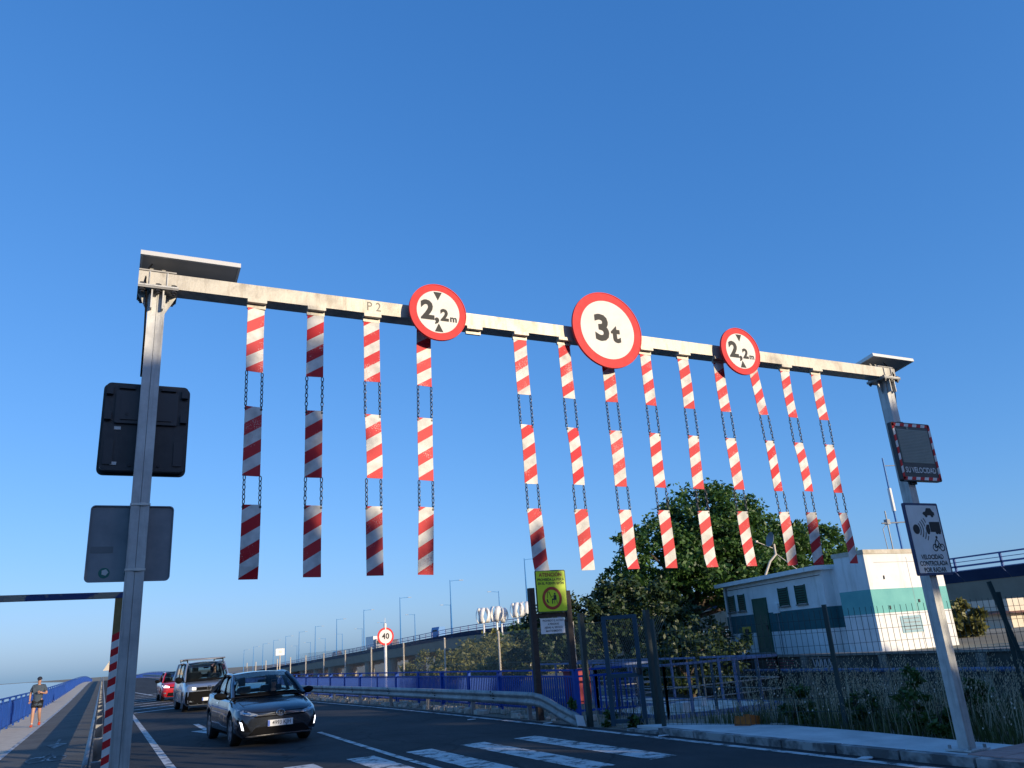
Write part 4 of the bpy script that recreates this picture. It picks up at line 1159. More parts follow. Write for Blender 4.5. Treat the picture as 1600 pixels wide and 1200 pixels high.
# traffic on the viaduct
t = thing('lorry', 'white box lorry driving on the viaduct', 'lorry', (XV + 5, 226, zv(226)))
mb = MB(); mb.box((0, 1.5, 2.4), (2.5, 7.5, 2.9)); part('box_body', mb, 'white_metal', t)
mb = MB(); mb.prism([(-1.2, .6), (1.2, .6), (1.2, 2.4), (1.05, 3.0), (-1.05, 3.0), (-1.2, 2.4)], -4.6, -2.5); cb = part('cab', mb, 'sign_back', t)
mb = MB(); mb.box((0, -4.62, 2.1), (2.0, .04, .9)); part('windscreen', mb, 'sign_black', cb)
for yy in (-3.6, 2.2, 3.6):
    for s in (-1, 1):
        mb = MB(); mb.tube([(s * .85, yy, .5), (s * 1.2, yy, .5)], .5, 14); part('wheel', mb, 'tyre', t)
for k, (y, m, lab) in enumerate(((172, 'lamp_blue', 'blue van passing on the viaduct beside a tall lamp'), (205, 'car_grey', 'dark car on the viaduct left of the round 40 sign'), (262, 'car_grey', 'dark distant car farthest left on the viaduct'))):
    t = thing('passing_car' if k else 'passing_van', lab, 'car' if k else 'van', (XV + 3.2, y, zv(y)))
    hh = 1.5 if k else 2.1
    mb = MB(); mb.prism([(0, 0), (1.8, 0), (1.8, hh * .55), (1.55, hh), (.25, hh), (0, hh * .55)], -2.3, 2.3); part('body', mb, m, t, loc=(-.9, 0, .3))
    for yy in (-1.5, 1.5):
        for s in (-1, 1):
            mb = MB(); mb.tube([(s * .7, yy, .33), (s * .93, yy, .33)], .33, 12); part('wheel', mb, 'tyre', t)
    mb = MB(); mb.box((-.91 if hh < 2 else -.9, 0, hh * .55 + .5), (.05, 2.6, .35)); part('window', mb, 'sign_black', t)

# vertical-axis wind turbines
for k, (x, y, hh) in enumerate(((43.6, 97, 9.5), (46.2, 98.5, 9.7), (47.3, 99.4, 9.5), (48.8, 97.5, 10.0), (50.4, 98, 10.1))):
    t = thing('wind_turbine', 'white vertical-axis wind turbine on a mast, %s from the left' % NUM[k], 'wind turbine', (x, y, -4.6), .4 * k, 'white wind turbines in front of the viaduct')
    mb = MB(); mb.tube([(0, 0, 0), (0, 0, hh - .3)], [.2, .12], 8); part('mast', mb, 'white_metal', t)
    for q in range(5):
        a0 = 2 * math.pi * q / 5
        rows = []
        for i in range(7):
            f = i / 6; rr = .95 * (math.sin(math.pi * (.16 + .7 * f))) ** .5; aa = a0 + .5 * f
            ca, sa = math.cos(aa), math.sin(aa)
            rows.append([(rr * ca - e * sa * .3, rr * sa + e * ca * .3, hh - .2 + 1.9 * f) for e in (-1, 1)])
        mb = MB(); mb.grid(rows); o = part('blade', mb, 'white_metal', t, smooth=True)
        o.modifiers.new('thickness', 'SOLIDIFY').thickness = .05

# ------------------------------------------------------------------ vehicles
def arch(y, wheels, r):
    for yc, zc in wheels:
        d = r * r - (y - yc) ** 2
        if d > 0: return zc + math.sqrt(d)
    return 0
def make_car(name, label, cat, loc, rz, S):
    t = thing(name, label, cat, loc, rz)
    L_, R_ = S['L'], S['r']
    wheels = [(S['ax'][0], R_), (S['ax'][1], R_)]
    ra = R_ + .055
    ys = sorted(set([round(q[0], 3) for q in S['st']] + [round(yc + ra * math.sin(rad(a)), 3) for yc, _ in wheels for a in (-90, -89, -70, -50, -30, -10, 10, 30, 50, 70, 89, 90)]))
    st = S['st']
    def interp(y):
        for i in range(len(st) - 1):
            if st[i][0] <= y <= st[i + 1][0]:
                f = (y - st[i][0]) / max(1e-6, st[i + 1][0] - st[i][0]); return [a + (b_ - a) * f for a, b_ in zip(st[i], st[i + 1])]
        return list(st[-1])
    rows = []
    for y in ys:
        _, w, zb, zm, zs, ze, zc = interp(y)
        a = arch(y, wheels, ra)
        z1 = max(zb, a); z2 = max(zb + .1, a + .02); z3 = max(zm, a + .05); z4 = max(zs, z3 + .04); ze_ = max(ze, z4 + .01)
        half = [(0, z1 if a else zb), (w * .86, z1), (w * .975, z2), (w, z3), (w * .985, (z3 + z4) / 2), (w * .95, z4), (w * .86, ze_), (w * .55, (ze_ + zc) / 2 + .012), (w * .25, zc - .004), (0, zc)]
        ring = [(x, y, z) for x, z in half] + [(-x, y, z) for x, z in half[::-1][1:]]
        rows.append(ring)
    mb = MB(); n_ = len(rows[0])
    vs = [p for r in rows for p in r]; fs = []
    c0, c1 = S['cabin']
    for i in range(len(rows) - 1):
        ym = (rows[i][0][1] + rows[i + 1][0][1]) / 2
        for j in range(n_ - 1):
            if 6 <= j <= 11 and c0 < ym < c1: continue
            fs.append((i * n_ + j, i * n_ + j + 1, (i + 1) * n_ + j + 1, (i + 1) * n_ + j))
    fs.append(tuple(range(n_ - 1, -1, -1))); fs.append(tuple((len(rows) - 1) * n_ + j for j in range(n_)))
    mb.add(vs, fs)
    body = part('body', mb, S['paint'], t, smooth=38)
    bv = BVHTree.FromPolygons([Vector(p) for p in mb.v], mb.f)
    def patch(nm, poly, m, off=.006, axis='F', parent=None, sub=3, thick=0.0):
        """panel laid on the body, outline given in front view (x,z) or side view (y,z)"""
        bm_ = bmesh.new()
        vv = [bm_.verts.new((a, 0, b_)) for a, b_ in poly]
        bm_.faces.new(vv)
        bmesh.ops.triangulate(bm_, faces=bm_.faces[:])
        for _ in range(6):
            ed = [e for e in bm_.edges if e.calc_length() > .07]
            if not ed: break
            bmesh.ops.subdivide_edges(bm_, edges=ed, cuts=1)
            bmesh.ops.triangulate(bm_, faces=[f for f in bm_.faces if len(f.verts) > 3])
        out = MB(); bm_.verts.index_update()
        for q in bm_.verts:
            if axis == 'F': o_, d = Vector((q.co.x, -3, q.co.z)), Vector((0, 1, 0))
            else: o_, d = Vector((4 * axis, q.co.x, q.co.z)), Vector((-axis, 0, 0))
            h = bv.ray_cast(o_, d)
            p = h[0] if h[0] is not None else o_ + d * 3.2
            out.v.append(tuple(p - d * off))
        out.f = [tuple(v_.index for v_ in f.verts) for f in bm_.faces]
        bm_.free()
        return part(nm, out, m, parent or body, smooth=50)
    # greenhouse
    G = S['green']; bf, rf_, rr_, br = G['bf'], G['rf'], G['rr'], G['br']
    def lerp(a, b_, f): return Vector(a) + (Vector(b_) - Vector(a)) * f
    def bow(a, amt, n_=9): # curve across the car from -a.x to +a.x bowed toward -y / +y and up
        return [Vector((a[0] * (2 * k / (n_ - 1) - 1), a[1] + amt[0] * (1 - (2 * k / (n_ - 1) - 1) ** 2), a[2] + amt[1] * (1 - (2 * k / (n_ - 1) - 1) ** 2))) for k in range(n_)]
    fb, ft = bow(bf, (-G.get('bow', .16), .01)), bow(rf_, (-.1, .05))
    rt_, rb = bow(rr_, (.08, .04)), bow(br, (.12, .01))
    def surf(a, b_, n_, bulge):
        out = []
        for i in range(n_ + 1):
            f = i / n_; row = [p + (q - p) * f for p, q in zip(a, b_)]
            out.append([p + Vector(bulge) * (4 * f * (1 - f)) for p in row])
        return out
    wsr = surf(fb, ft, 5, (0, -.03, .02))
    mb = MB(); mb.grid([r[1:-1] if False else r for r in wsr]); ws_ = part('windscreen', mb, 'glass', t, smooth=True)
    ws_.modifiers.new('thickness', 'SOLIDIFY').thickness = .004
    fr = [[p + Vector((0, -.012, .012)) for p in wsr[0]], [p + (q - p) * .28 + Vector((0, -.012, .012)) for p, q in zip(wsr[0], wsr[1])]]
    mb = MB(); mb.grid(fr); part('windscreen_border', mb, 'car_black', ws_)
    for a_, b_ in ((.55, -.35), (.05, -.85)):
        mb = MB(); p0 = wsr[0][4] * 1.0; q0 = Vector((bf[0] * a_, fb[4].y + .02, fb[4].z + .03)); q1 = Vector((bf[0] * b_, fb[4].y + .14, fb[4].z + .08))
        mb.tube([q0 + Vector((0, -.01, 0)), q1 + Vector((0, -.02, .01))], .011, 5); part('wiper', mb, 'car_black', t)
    mb = MB(); mb.grid(surf(ft, rt_, 6, (0, 0, .035))); roof = part('roof', mb, S.get('roofpaint', S['paint']), t, smooth=True)
    roof.modifiers.new('thickness', 'SOLIDIFY').thickness = .03
    mb = MB(); mb.grid(surf(rt_, rb, 3, (0, .02, .01))); rg = part('rear_window', mb, 'glass', t, smooth=True)
    rg.modifiers.new('thickness', 'SOLIDIFY').thickness = .004
    for s in (-1, 1):
        A_, B_, C_, D_ = [Vector((s * p[0], p[1], p[2])) for p in (bf, rf_, rr_, br)]
        mb = MB(); mb.tube([A_, lerp(A_, B_, .5) + Vector((s * .015, -.01, .015)), B_], [.045, .04, .04], 6); part('front_pillar', mb, S['paint'], t, smooth=True)
        mb = MB(); mb.tube([B_, lerp(B_, C_, .33) + Vector((s * .02, 0, .03)), lerp(B_, C_, .66) + Vector((s * .02, 0, .03)), C_], .04, 6); part('roof_rail', mb, S['paint'], t, smooth=True)
        mb = MB(); mb.tube([C_, D_], [.05, .1], 6); part('rear_pillar', mb, S['paint'], t, smooth=True)
        prev = 0.0
        for bpos, tpos in G['pill']:
            P_, Q_ = lerp(A_, D_, bpos), lerp(B_, C_, tpos)
            mb = MB(); mb.tube([P_, Q_ + Vector((s * .015, 0, .02))], .04, 6); part('centre_pillar', mb, 'car_black', t, smooth=True)
        mb = MB(); rows_ = []
        for i in range(5):
            f = i / 4; lo_ = [lerp(A_, D_, k / 6) for k in range(7)]; hi_ = [lerp(B_, C_, k / 6) + Vector((s * .02, 0, .02)) for k in range(7)]
            rows_.append([p + (q - p) * f + Vector((s * .02 * math.sin(math.pi * f), 0, 0)) for p, q in zip(lo_, hi_)])
        mb.grid(rows_); o_ = part('side_window', mb, 'glass', t, smooth=True); o_.modifiers.new('thickness', 'SOLIDIFY').thickness = .004
        # belt filler between body shoulder and glass
        mb = MB(); mb.grid([[lerp(A_, D_, k / 8) + Vector((-s * .01, 0, .015)) for k in range(9)], [Vector((s * interp(lerp(A_, D_, k / 8).y)[1] * .9, lerp(A_, D_, k / 8).y, min(lerp(A_, D_, k / 8).z, interp(lerp(A_, D_, k / 8).y)[5]) + .0)) for k in range(9)]])
        part('belt_line', mb, S['paint'], t)
        # mirror
        m0 = S['mirror']
        mb = MB()
        rows_ = []
        for i in range(7):
            f = i / 6; rr = math.sin(math.pi * (.08 + .84 * f)) ** .5
            rows_.append([(s * (m0[0] + .26 * f), m0[1] + .075 * rr * math.cos(2 * math.pi * k / 12) - .03 * (1 - f), m0[2] + m0[3] * rr * math.sin(2 * math.pi * k / 12) + .02 * f) for k in range(13)])
        mb.grid(rows_); mi = part('mirror', mb, S.get('mirrorpaint', 'car_black'), t, smooth=True)
        mb = MB(); mb.beam((s * (m0[0] - .12), m0[1], m0[2] - .04), (s * (m0[0] + .05), m0[1], m0[2] - .02), .05, .04); part('mirror_stem', mb, 'car_black', mi)
    # wheels
    for yc, zc in wheels:
        for s in (-1, 1):
            X = S['track']
            mb = MB(); prof = [(-.1, R_ * .68), (-.11, R_ * .9), (-.08, R_), (.08, R_), (.11, R_ * .9), (.1, R_ * .68), (-.1, R_ * .68)]
            mb.grid([[(s * X + a * s, yc + r * math.cos(2 * math.pi * k / 28), zc + r * math.sin(2 * math.pi * k / 28)) for a, r in prof] for k in range(29)])
            wl = part('wheel', mb, 'tyre', t, smooth=50)
            mb = MB(); mb.tube([(s * (X + .06), yc, zc), (s * (X + .1), yc, zc)], .05, 10)
            for q in range(5):
                a = 2 * math.pi * q / 5 + .3
                mb.beam((s * (X + .085), yc, zc), (s * (X + .085), yc + R_ * .66 * math.cos(a), zc + R_ * .66 * math.sin(a)), .025, .09)
            mb.grid([[(s * (X + a), yc + r * math.cos(2 * math.pi * k / 28), zc + r * math.sin(2 * math.pi * k / 28)) for a, r in ((.1, R_ * .7), (.1, R_ * .64), (.0, R_ * .64))] for k in range(29)])
            part('rim', mb, 'rim', wl, smooth=50)
            mb = MB(); mb.tube([(s * (X - .02), yc, zc), (s * X, yc, zc)], R_ * .64, 20); part('brake_disc', mb, 'car_under', wl)
    # interior: floor, dashboard, seats
    mb = MB(); mb.box((0, (c0 + c1) / 2, S['floor'] - .02), (S['track'] * 1.7, c1 - c0, .04)); mb.box((0, c0 + .35, S['belt'] - .16), (bf[0] * 1.75, .5, .26)); part('dashboard', mb, 'car_under', t)
    for s in (-1, 1):
        sy = S['seat_y']; zf = S['seat_z']
        mb = MB(); mb.box((s * .37, sy - .2, zf), (.48, .52, .16)); mb.box((s * .37, sy + .12, zf + .34), (.48, .15, .62), M4=Matrix.Rotation(rad(-14), 3, 'X')); mb.box((s * .37, sy + .2, zf + .76), (.24, .1, .18)); part('seat', mb, 'seat', t)
    mb = MB(); mb.box((0, sy + 1.05, zf + .2), (1.25, .2, .75)); mb.box((0, sy + .85, zf - .02), (1.25, .5, .2)); part('rear_seat', mb, 'seat', t)
    mb = MB(); a_ = Matrix.Rotation(rad(-25), 3, 'X')
    for k in range(20):
        p, q = [a_ @ Vector((.18 * math.cos(2 * math.pi * (k + e) / 20), 0, .18 * math.sin(2 * math.pi * (k + e) / 20))) + Vector((.37, sy - .52, zf + .36)) for e in (0, 1)]
        mb.beam(p, q, .022)
    mb.beam(Vector((.2, sy - .52, zf + .36)), Vector((.54, sy - .52, zf + .36)), .03)
    part('steering_wheel', mb, 'car_black', t)
    mb = MB(); mb.box((0, lerp(bf, rf_, .8).y + .02, lerp(bf, rf_, .8).z - .05), (.2, .03, .06)); part('rear_view_mirror', mb, 'car_black', t)
    # number plate
    px, pz = S['plate']
    h = bv.ray_cast(Vector((px, -3, pz)), Vector((0, 1, 0)))[0]
    yb = (h.y if h else 0) - .03
    mb = MB(); mb.box((px, yb, pz), (.53, .02, .125)); pl_ = part('number_plate', mb, 'plate', t)
    mb = MB(); mb.box((px - .242, yb - .012, pz), (.042, .004, .117)); part('plate_band', mb, 'plate_blue', pl_)
    if S.get('ptext'):
        mb = MB(); text(mb, S['ptext'], .112, px + .025, pz, yb - .0125, bold=.001, sx=.9); part('plate_lettering', mb, 'sign_black', pl_, fix=False)
    for nm, poly, m in S['front']:
        for s in ((1, -1) if poly[0] is not None else (1,)):
            pts = [(s * a, b_) for a, b_ in (poly if poly[0] is not None else poly[1:])]
            patch(nm, pts, m, .006 if m in ('car_black', 'lamp_lens') else .014)
    for nm, poly, m in S.get('side', []):
        for s in (-1, 1): patch(nm, poly, m, .005, axis=s)
    if S.get('emblem'):
        z_, rx, rz_ = S['emblem']
        h = bv.ray_cast(Vector((0, -3, z_)), Vector((0, 1, 0)))[0]
        mb = MB()
        def oval(cx, cz, a, b_, w):
            q = []
            for k in range(24):
                q.append((cx + a * math.cos(2 * math.pi * k / 24), h.y - .03, cz + b_ * math.sin(2 * math.pi * k / 24)))
            mb.tube(q + [q[0]], w, 6, cap=False)
        oval(0, z_, rx, rz_, .009)
        if S['etype'] == 'ovals': oval(0, z_ + rz_ * .25, rx * .95, rz_ * .45, .007); oval(0, z_, rx * .38, rz_ * .92, .007)
        else:
            for pts in ([(-.045, .06), (0, .0), (.045, .06)], [(-.08, .03), (-.035, -.075), (0, .0), (.035, -.075), (.08, .03)]): mb.tube([(a, h.y - .03, z_ + b_) for a, b_ in pts], .008, 5)
        part('emblem', mb, 'chrome', t)
    return t, body

prius = dict(L=4.5, r=.315, ax=(.93, 3.63), track=.755, paint='car_grey', cabin=(1.12, 4.1), floor=.3, belt=.95, seat_y=2.35, seat_z=.5,
    #  y, half width, bottom, mid, shoulder, hood edge, hood centre
    st=[(0, .62, .22, .4, .56, .61, .655), (.04, .72, .19, .42, .58, .65, .70), (.14, .81, .18, .44, .64, .70, .75), (.33, .86, .18, .47, .70, .76, .805), (.6, .875, .18, .52, .76, .81, .855),
        (.95, .88, .18, .56, .84, .885, .925), (1.25, .88, .18, .58, .88, .93, .975), (2.2, .88, .18, .58, .9, .96, .97), (3.2, .88, .18, .6, .93, .99, 1.0), (3.9, .875, .2, .62, .98, 1.04, 1.06), (4.3, .82, .28, .66, 1.0, 1.06, 1.08), (4.5, .7, .36, .66, .95, 1.02, 1.04)],
    green=dict(bf=(.79, 1.1, .95), rf=(.62, 2.0, 1.42), rr=(.58, 3.1, 1.42), br=(.68, 4.2, 1.06), pill=[(.38, .42), (.75, .98)], bow=.24),
    mirror=(.86, 1.5, 1.0, .075), plate=(0, .445), ptext='4993 KJH', emblem=(.64, .085, .06), etype='ovals',
    front=[('headlamp', [(.46, .635), (.62, .615), (.79, .66), (.85, .78), (.77, .745), (.6, .685)], 'lamp_lens'), ('bonnet_seam', [(.66, .745), (.672, .745), (.72, .9), (.708, .9)], 'car_black'), ('bonnet_seam', [None, (-.6, .672), (0, .662), (.6, .672), (.6, .68), (0, .67), (-.6, .68)], 'car_black'), ('headlamp_glint', [(.6, .645), (.74, .665), (.76, .7), (.62, .67)], 'chrome'),
           ('grille_slot', [None, (-.52, .575), (.52, .575), (.58, .605), (.0, .59), (-.58, .605)], 'car_black'),
           ('chrome_strip', [None, (-.56, .612), (0, .6), (.56, .612), (.56, .622), (0, .61), (-.56, .622)], 'chrome'),
           ('lower_intake', [None, (-.66, .235), (.66, .235), (.5, .385), (-.5, .385)], 'car_black'),
           ('lamp_recess', [(.6, .3), (.83, .33), (.845, .6), (.77, .56), (.68, .42)], 'car_black'),
           ('daytime_lamp', [(.735, .34), (.775, .35), (.815, .52), (.775, .5)], 'drl'),
           ('lip', [None, (-.7, .2), (.7, .2), (.66, .228), (-.66, .228)], 'rim')],
    side=[('door_handle', [(2.55, .83), (2.75, .835), (2.75, .865), (2.55, .86)], 'chrome'), ('door_seam', [(1.42, .3), (1.43, .3), (1.43, .88), (1.42, .88)], 'car_black'), ('door_seam', [(2.42, .28), (2.43, .28), (2.43, .9), (2.42, .9)], 'car_black'),
          ('sill_trim', [(1.35, .21), (3.2, .21), (3.2, .26), (1.35, .26)], 'car_black')])
car1, _ = make_car('hatchback_car', 'dark grey hatchback with plate 4993 KJH approaching in front', 'car', (3.5, 18.7, 0), rad(3), prius)

van = dict(L=4.9, r=.345, ax=(.92, 3.92), track=.82, paint='car_silver', cabin=(.8, 4.75), floor=.45, belt=1.15, seat_y=1.75, seat_z=.85,
    st=[(0, .7, .3, .5, .8, .9, .94), (.05, .82, .24, .52, .84, .95, .985), (.2, .91, .22, .56, .9, 1.02, 1.04), (.45, .94, .22, .6, .98, 1.07, 1.1), (.85, .95, .22, .62, 1.06, 1.13, 1.165), (1.3, .95, .22, .65, 1.1, 1.16, 1.17), (4.4, .95, .24, .7, 1.12, 1.18, 1.19), (4.9, .93, .3, .7, 1.12, 1.18, 1.19)],
    green=dict(bf=(.87, .84, 1.15), rf=(.74, 1.5, 1.86), rr=(.76, 4.75, 1.88), br=(.9, 4.85, 1.18), pill=[(.27, .15), (.6, .55)], bow=.18),
    mirror=(.97, 1.0, 1.22, .13), plate=(0, .46), emblem=(.88, .085, .085), etype='vw',
    front=[('headlamp', [(.5, .81), (.8, .83), (.86, .96), (.8, .985), (.5, .94)], 'lamp_lens'), ('headlamp_bulb', [(.52, .83), (.66, .835), (.66, .93), (.52, .925)], 'drl_warm'),
           ('grille', [None, (-.49, .81), (.49, .81), (.49, .93), (-.49, .93)], 'car_black'), ('chrome_strip', [None, (-.5, .79), (.5, .79), (.5, .805), (-.5, .805)], 'chrome'),
           ('bumper', [None, (-.87, .27), (.87, .27), (.9, .5), (.88, .77), (-.88, .77), (-.9, .5)], 'car_black'), ('fog_lamp', [(.58, .37), (.74, .38), (.74, .44), (.58, .43)], 'lamp_lens')],
    side=[('door_seam', [(1.15, .35), (1.165, .35), (1.165, 1.1), (1.15, 1.1)], 'car_black'), ('door_seam', [(2.15, .35), (2.165, .35), (2.165, 1.1), (2.15, 1.1)], 'car_black'), ('door_handle', [(1.9, .98), (2.08, .98), (2.08, 1.02), (1.9, 1.02)], 'car_black')])
car2, _ = make_car('passenger_van', 'silver passenger van with roof bars behind the dark car', 'van', (3.98, 36.6, 0), rad(1), van)
for s in (-1, 1):
    mb = MB(); mb.tube([(s * .72, 1.7, 1.9), (s * .72, 1.75, 2.0), (s * .72, 4.5, 2.02), (s * .72, 4.6, 1.9)], .025, 6); part('roof_bar', mb, 'car_black', car2)
for yy in (2.0, 3.6):
    mb = MB(); mb.tube([(-.85, yy, 2.04), (.85, yy, 2.04)], .03, 6); part('cross_bar', mb, 'rim', car2)

redc = dict(L=4.3, r=.335, ax=(.86, 3.45), track=.77, paint='car_red', cabin=(1.1, 3.9), floor=.35, belt=1.0, seat_y=2.2, seat_z=.6,
    st=[(0, .6, .32, .5, .66, .74, .78), (.06, .74, .24, .5, .7, .82, .86), (.2, .84, .22, .52, .76, .9, .94), (.5, .885, .22, .56, .86, .96, 1.0), (.95, .9, .22, .6, .92, 1.0, 1.04), (1.2, .9, .22, .62, .95, 1.02, 1.06), (3.6, .9, .24, .66, 1.02, 1.1, 1.1), (4.1, .85, .32, .7, 1.02, 1.1, 1.1), (4.3, .76, .4, .7, .98, 1.05, 1.06)],
    green=dict(bf=(.77, 1.12, 1.02), rf=(.6, 1.75, 1.5), rr=(.58, 3.3, 1.5), br=(.68, 4.0, 1.1), pill=[(.38, .4), (.75, .95)], bow=.18),
    mirror=(.9, 1.4, 1.07, .09), plate=(0, .56), roofpaint='car_black', emblem=(.79, .06, .05), etype='ovals',
    front=[('headlamp', [(.5, .72), (.78, .74), (.84, .86), (.72, .85), (.5, .8)], 'drl'), ('grille', [None, (-.46, .7), (.46, .7), (.46, .76), (-.46, .76)], 'car_black'),
           ('lower_intake', [None, (-.6, .27), (.6, .27), (.55, .46), (-.55, .46)], 'car_black'), ('fog_lamp', [(.64, .4), (.78, .42), (.78, .48), (.64, .47)], 'lamp_lens')],
    side=[('sill_trim', [(1.3, .25), (3.0, .25), (3.0, .36), (1.3, .36)], 'car_black')])
car3, _ = make_car('compact_car', 'red compact car with headlamps on, farthest of the three cars', 'car', (3.95, 51.5, zr(52)), rad(1), redc)

# ------------------------------------------------------------------ people
def skin_mesh(name, joints, bones, material, parent, sub=2, loc=(0, 0, 0)):
    """joints: {n: (pos, radius)}; one continuous surface grown over the bones"""
    me = bpy.data.meshes.new(name); keys = list(joints)
    me.from_pydata([joints[k][0] for k in keys], [(keys.index(a), keys.index(b_)) for a, b_ in bones], [])
    o = bpy.data.objects.new(name, me); COL.objects.link(o)
    md = o.modifiers.new('skin', 'SKIN'); o.modifiers.new('sub', 'SUBSURF').levels = sub
    for i, k in enumerate(keys):
        r = joints[k][1]; r = r if isinstance(r, tuple) else (r, r)
        me.skin_vertices[0].data[i].radius = r
    me.skin_vertices[0].data[0].use_root = True
    dg = bpy.context.evaluated_depsgraph_get()
    m2 = bpy.data.meshes.new_from_object(o.evaluated_get(dg))
    bpy.data.objects.remove(o)
    m2.materials.clear(); m2.materials.append(M[material])
    m2.polygons.foreach_set('use_smooth', [True] * len(m2.polygons))
    return link(name, m2, parent, loc)
def head_parts(parent, c, m_hair=None, cap=False, face=-1, glasses=False):
    """ears, nose, eyes, hair or cap on a head centred at c, facing -y"""
    cx, cy, cz = c
    def ell(mb, p, r, n_=10):
        mb.grid([[(p[0] + r[0] * math.sin(math.pi * i / n_) * math.cos(2 * math.pi * k / 14), p[1] + r[1] * math.sin(math.pi * i / n_) * math.sin(2 * math.pi * k / 14), p[2] + r[2] * math.cos(math.pi * i / n_)) for k in range(15)] for i in range(n_ + 1)])
    mb = MB()
    for s in (-1, 1): ell(mb, (cx + s * .032, cy - .083, cz + .01), (.014, .01, .009), 6)
    part('eyes', mb, 'sign_black' if glasses is False else 'car_black', parent, smooth=True)
    if glasses:
        mb = MB(); mb.box((cx, cy - .098, cz + .012), (.135, .02, .035)); part('sunglasses', mb, 'car_black', parent)
    mb = MB(); ell(mb, (cx, cy - .03, cz + .0), (.0, .0, .0), 4) if False else None
    mb = MB()
    if cap:
        rows = [[(cx + .088 * math.cos(rad(e)) * math.cos(2 * math.pi * k / 18), cy + .105 * math.cos(rad(e)) * math.sin(2 * math.pi * k / 18), cz + .04 + .09 * math.sin(rad(e))) for k in range(19)] for e in (-8, 15, 40, 65, 90)]
        mb.grid(rows); mb.grid([[(cx + .08 * math.cos(a), cy - .07 - .11 * math.sin(a) * q, cz + .042 - .02 * q) for a in [math.pi * k / 10 for k in range(11)]] for q in (0, 1)])
        part('cap', mb, 'cap', parent, smooth=True)
    else:
        rows = [[(cx + .09 * math.cos(rad(e)) * math.cos(2 * math.pi * k / 18), cy + .02 + .1 * math.cos(rad(e)) * math.sin(2 * math.pi * k / 18), cz + .03 + .1 * math.sin(rad(e))) for k in range(19)] for e in (10, 30, 50, 70, 90)]
        rows2 = [[(cx + .095 * math.cos(a), cy + .03 + .085 * math.sin(a), cz + .05 - .22 * q) for a in [math.pi * k / 12 for k in range(13)]] for q in (0, .5, 1)]
        mb.grid(rows); mb.grid(rows2); part('hair', mb, 'hair', parent, smooth=True)

# runner
rx, ry = -2.1, 36.4
t = thing('person', 'person jogging in slate shirt, black shorts and dark cap beside the blue railing', 'person', (rx, ry, 0), rad(-4))
J = {'pelvis': ((0, 0, .93), (.125, .1)), 'belly': ((0, -.01, 1.08), (.14, .105)), 'chest': ((0, -.03, 1.3), (.165, .115)), 'neckb': ((0, -.03, 1.46), (.07, .065)), 'neck': ((0, -.045, 1.52), .05), 'jaw': ((0, -.07, 1.57), (.058, .068)), 'head': ((0, -.06, 1.64), (.072, .088)), 'top': ((0, -.05, 1.705), (.058, .07))}
for s, n_ in ((-1, 'a'), (1, 'b')):
    fw_ = .16 if s < 0 else -.1
    J['sh' + n_] = ((s * .17, -.02, 1.41), .062)
    J['el' + n_] = ((s * .27, (.06 if s < 0 else .02), 1.15), .042)
    J['wr' + n_] = ((s * .26 if s < 0 else s * .14, (-.02 if s < 0 else -.24), .98 if s < 0 else 1.19), .03)
    J['ha' + n_] = ((s * .255 if s < 0 else s * .08, (-.06 if s < 0 else -.28), .9 if s < 0 else 1.22), (.038, .022))
    J['hip' + n_] = ((s * .09, 0, .88), .095)
    J['kn' + n_] = ((s * .095, -.14 if s < 0 else .02, .5), .06)
    J['cf' + n_] = ((s * .095, -.13 if s < 0 else .14, .33), .057)
    J['an' + n_] = ((s * .095, -.15 if s < 0 else .3, .1 if s < 0 else .17), .037)
    J['ft' + n_] = ((s * .1, -.27 if s < 0 else .22, .045), (.042, .032))
BON = [('pelvis', 'belly'), ('belly', 'chest'), ('chest', 'neckb'), ('neckb', 'neck'), ('neck', 'jaw'), ('jaw', 'head'), ('head', 'top')]
for n_ in 'ab': BON += [('chest', 'sh' + n_), ('sh' + n_, 'el' + n_), ('el' + n_, 'wr' + n_), ('wr' + n_, 'ha' + n_), ('pelvis', 'hip' + n_), ('hip' + n_, 'kn' + n_), ('kn' + n_, 'cf' + n_), ('cf' + n_, 'an' + n_), ('an' + n_, 'ft' + n_)]
body = skin_mesh('body', J, BON, 'skin', t)
SJ = {k: (J[k][0], tuple(q + .034 for q in (J[k][1] if isinstance(J[k][1], tuple) else (J[k][1],) * 2))) for k in ('pelvis', 'belly', 'chest', 'sha', 'shb')}
SJ['pelvis'] = ((0, 0, .9), (.165, .14)); SJ['hem'] = ((0, 0, .84), (.165, .14)); SJ['top'] = ((0, -.03, 1.43), (.08, .075))
for s, n_ in ((-1, 'a'), (1, 'b')): SJ['sl' + n_] = (tuple(Vector(J['sh' + n_][0]).lerp(Vector(J['el' + n_][0]), .72)), .072)
skin_mesh('shirt', SJ, [('hem', 'pelvis'), ('pelvis', 'belly'), ('belly', 'chest'), ('chest', 'top'), ('chest', 'sha'), ('chest', 'shb'), ('sha', 'sla'), ('shb', 'slb')], 'shirt', t)
HJ = {'pelvis': ((0, 0, .94), (.145, .118))}
for s, n_ in ((-1, 'a'), (1, 'b')):
    HJ['hip' + n_] = ((s * .092, 0, .86), .118); HJ['th' + n_] = (tuple(Vector(J['hip' + n_][0]).lerp(Vector(J['kn' + n_][0]), .66)), .105)
skin_mesh('shorts', HJ, [('pelvis', 'hipa'), ('pelvis', 'hipb'), ('hipa', 'tha'), ('hipb', 'thb')], 'shorts', t)
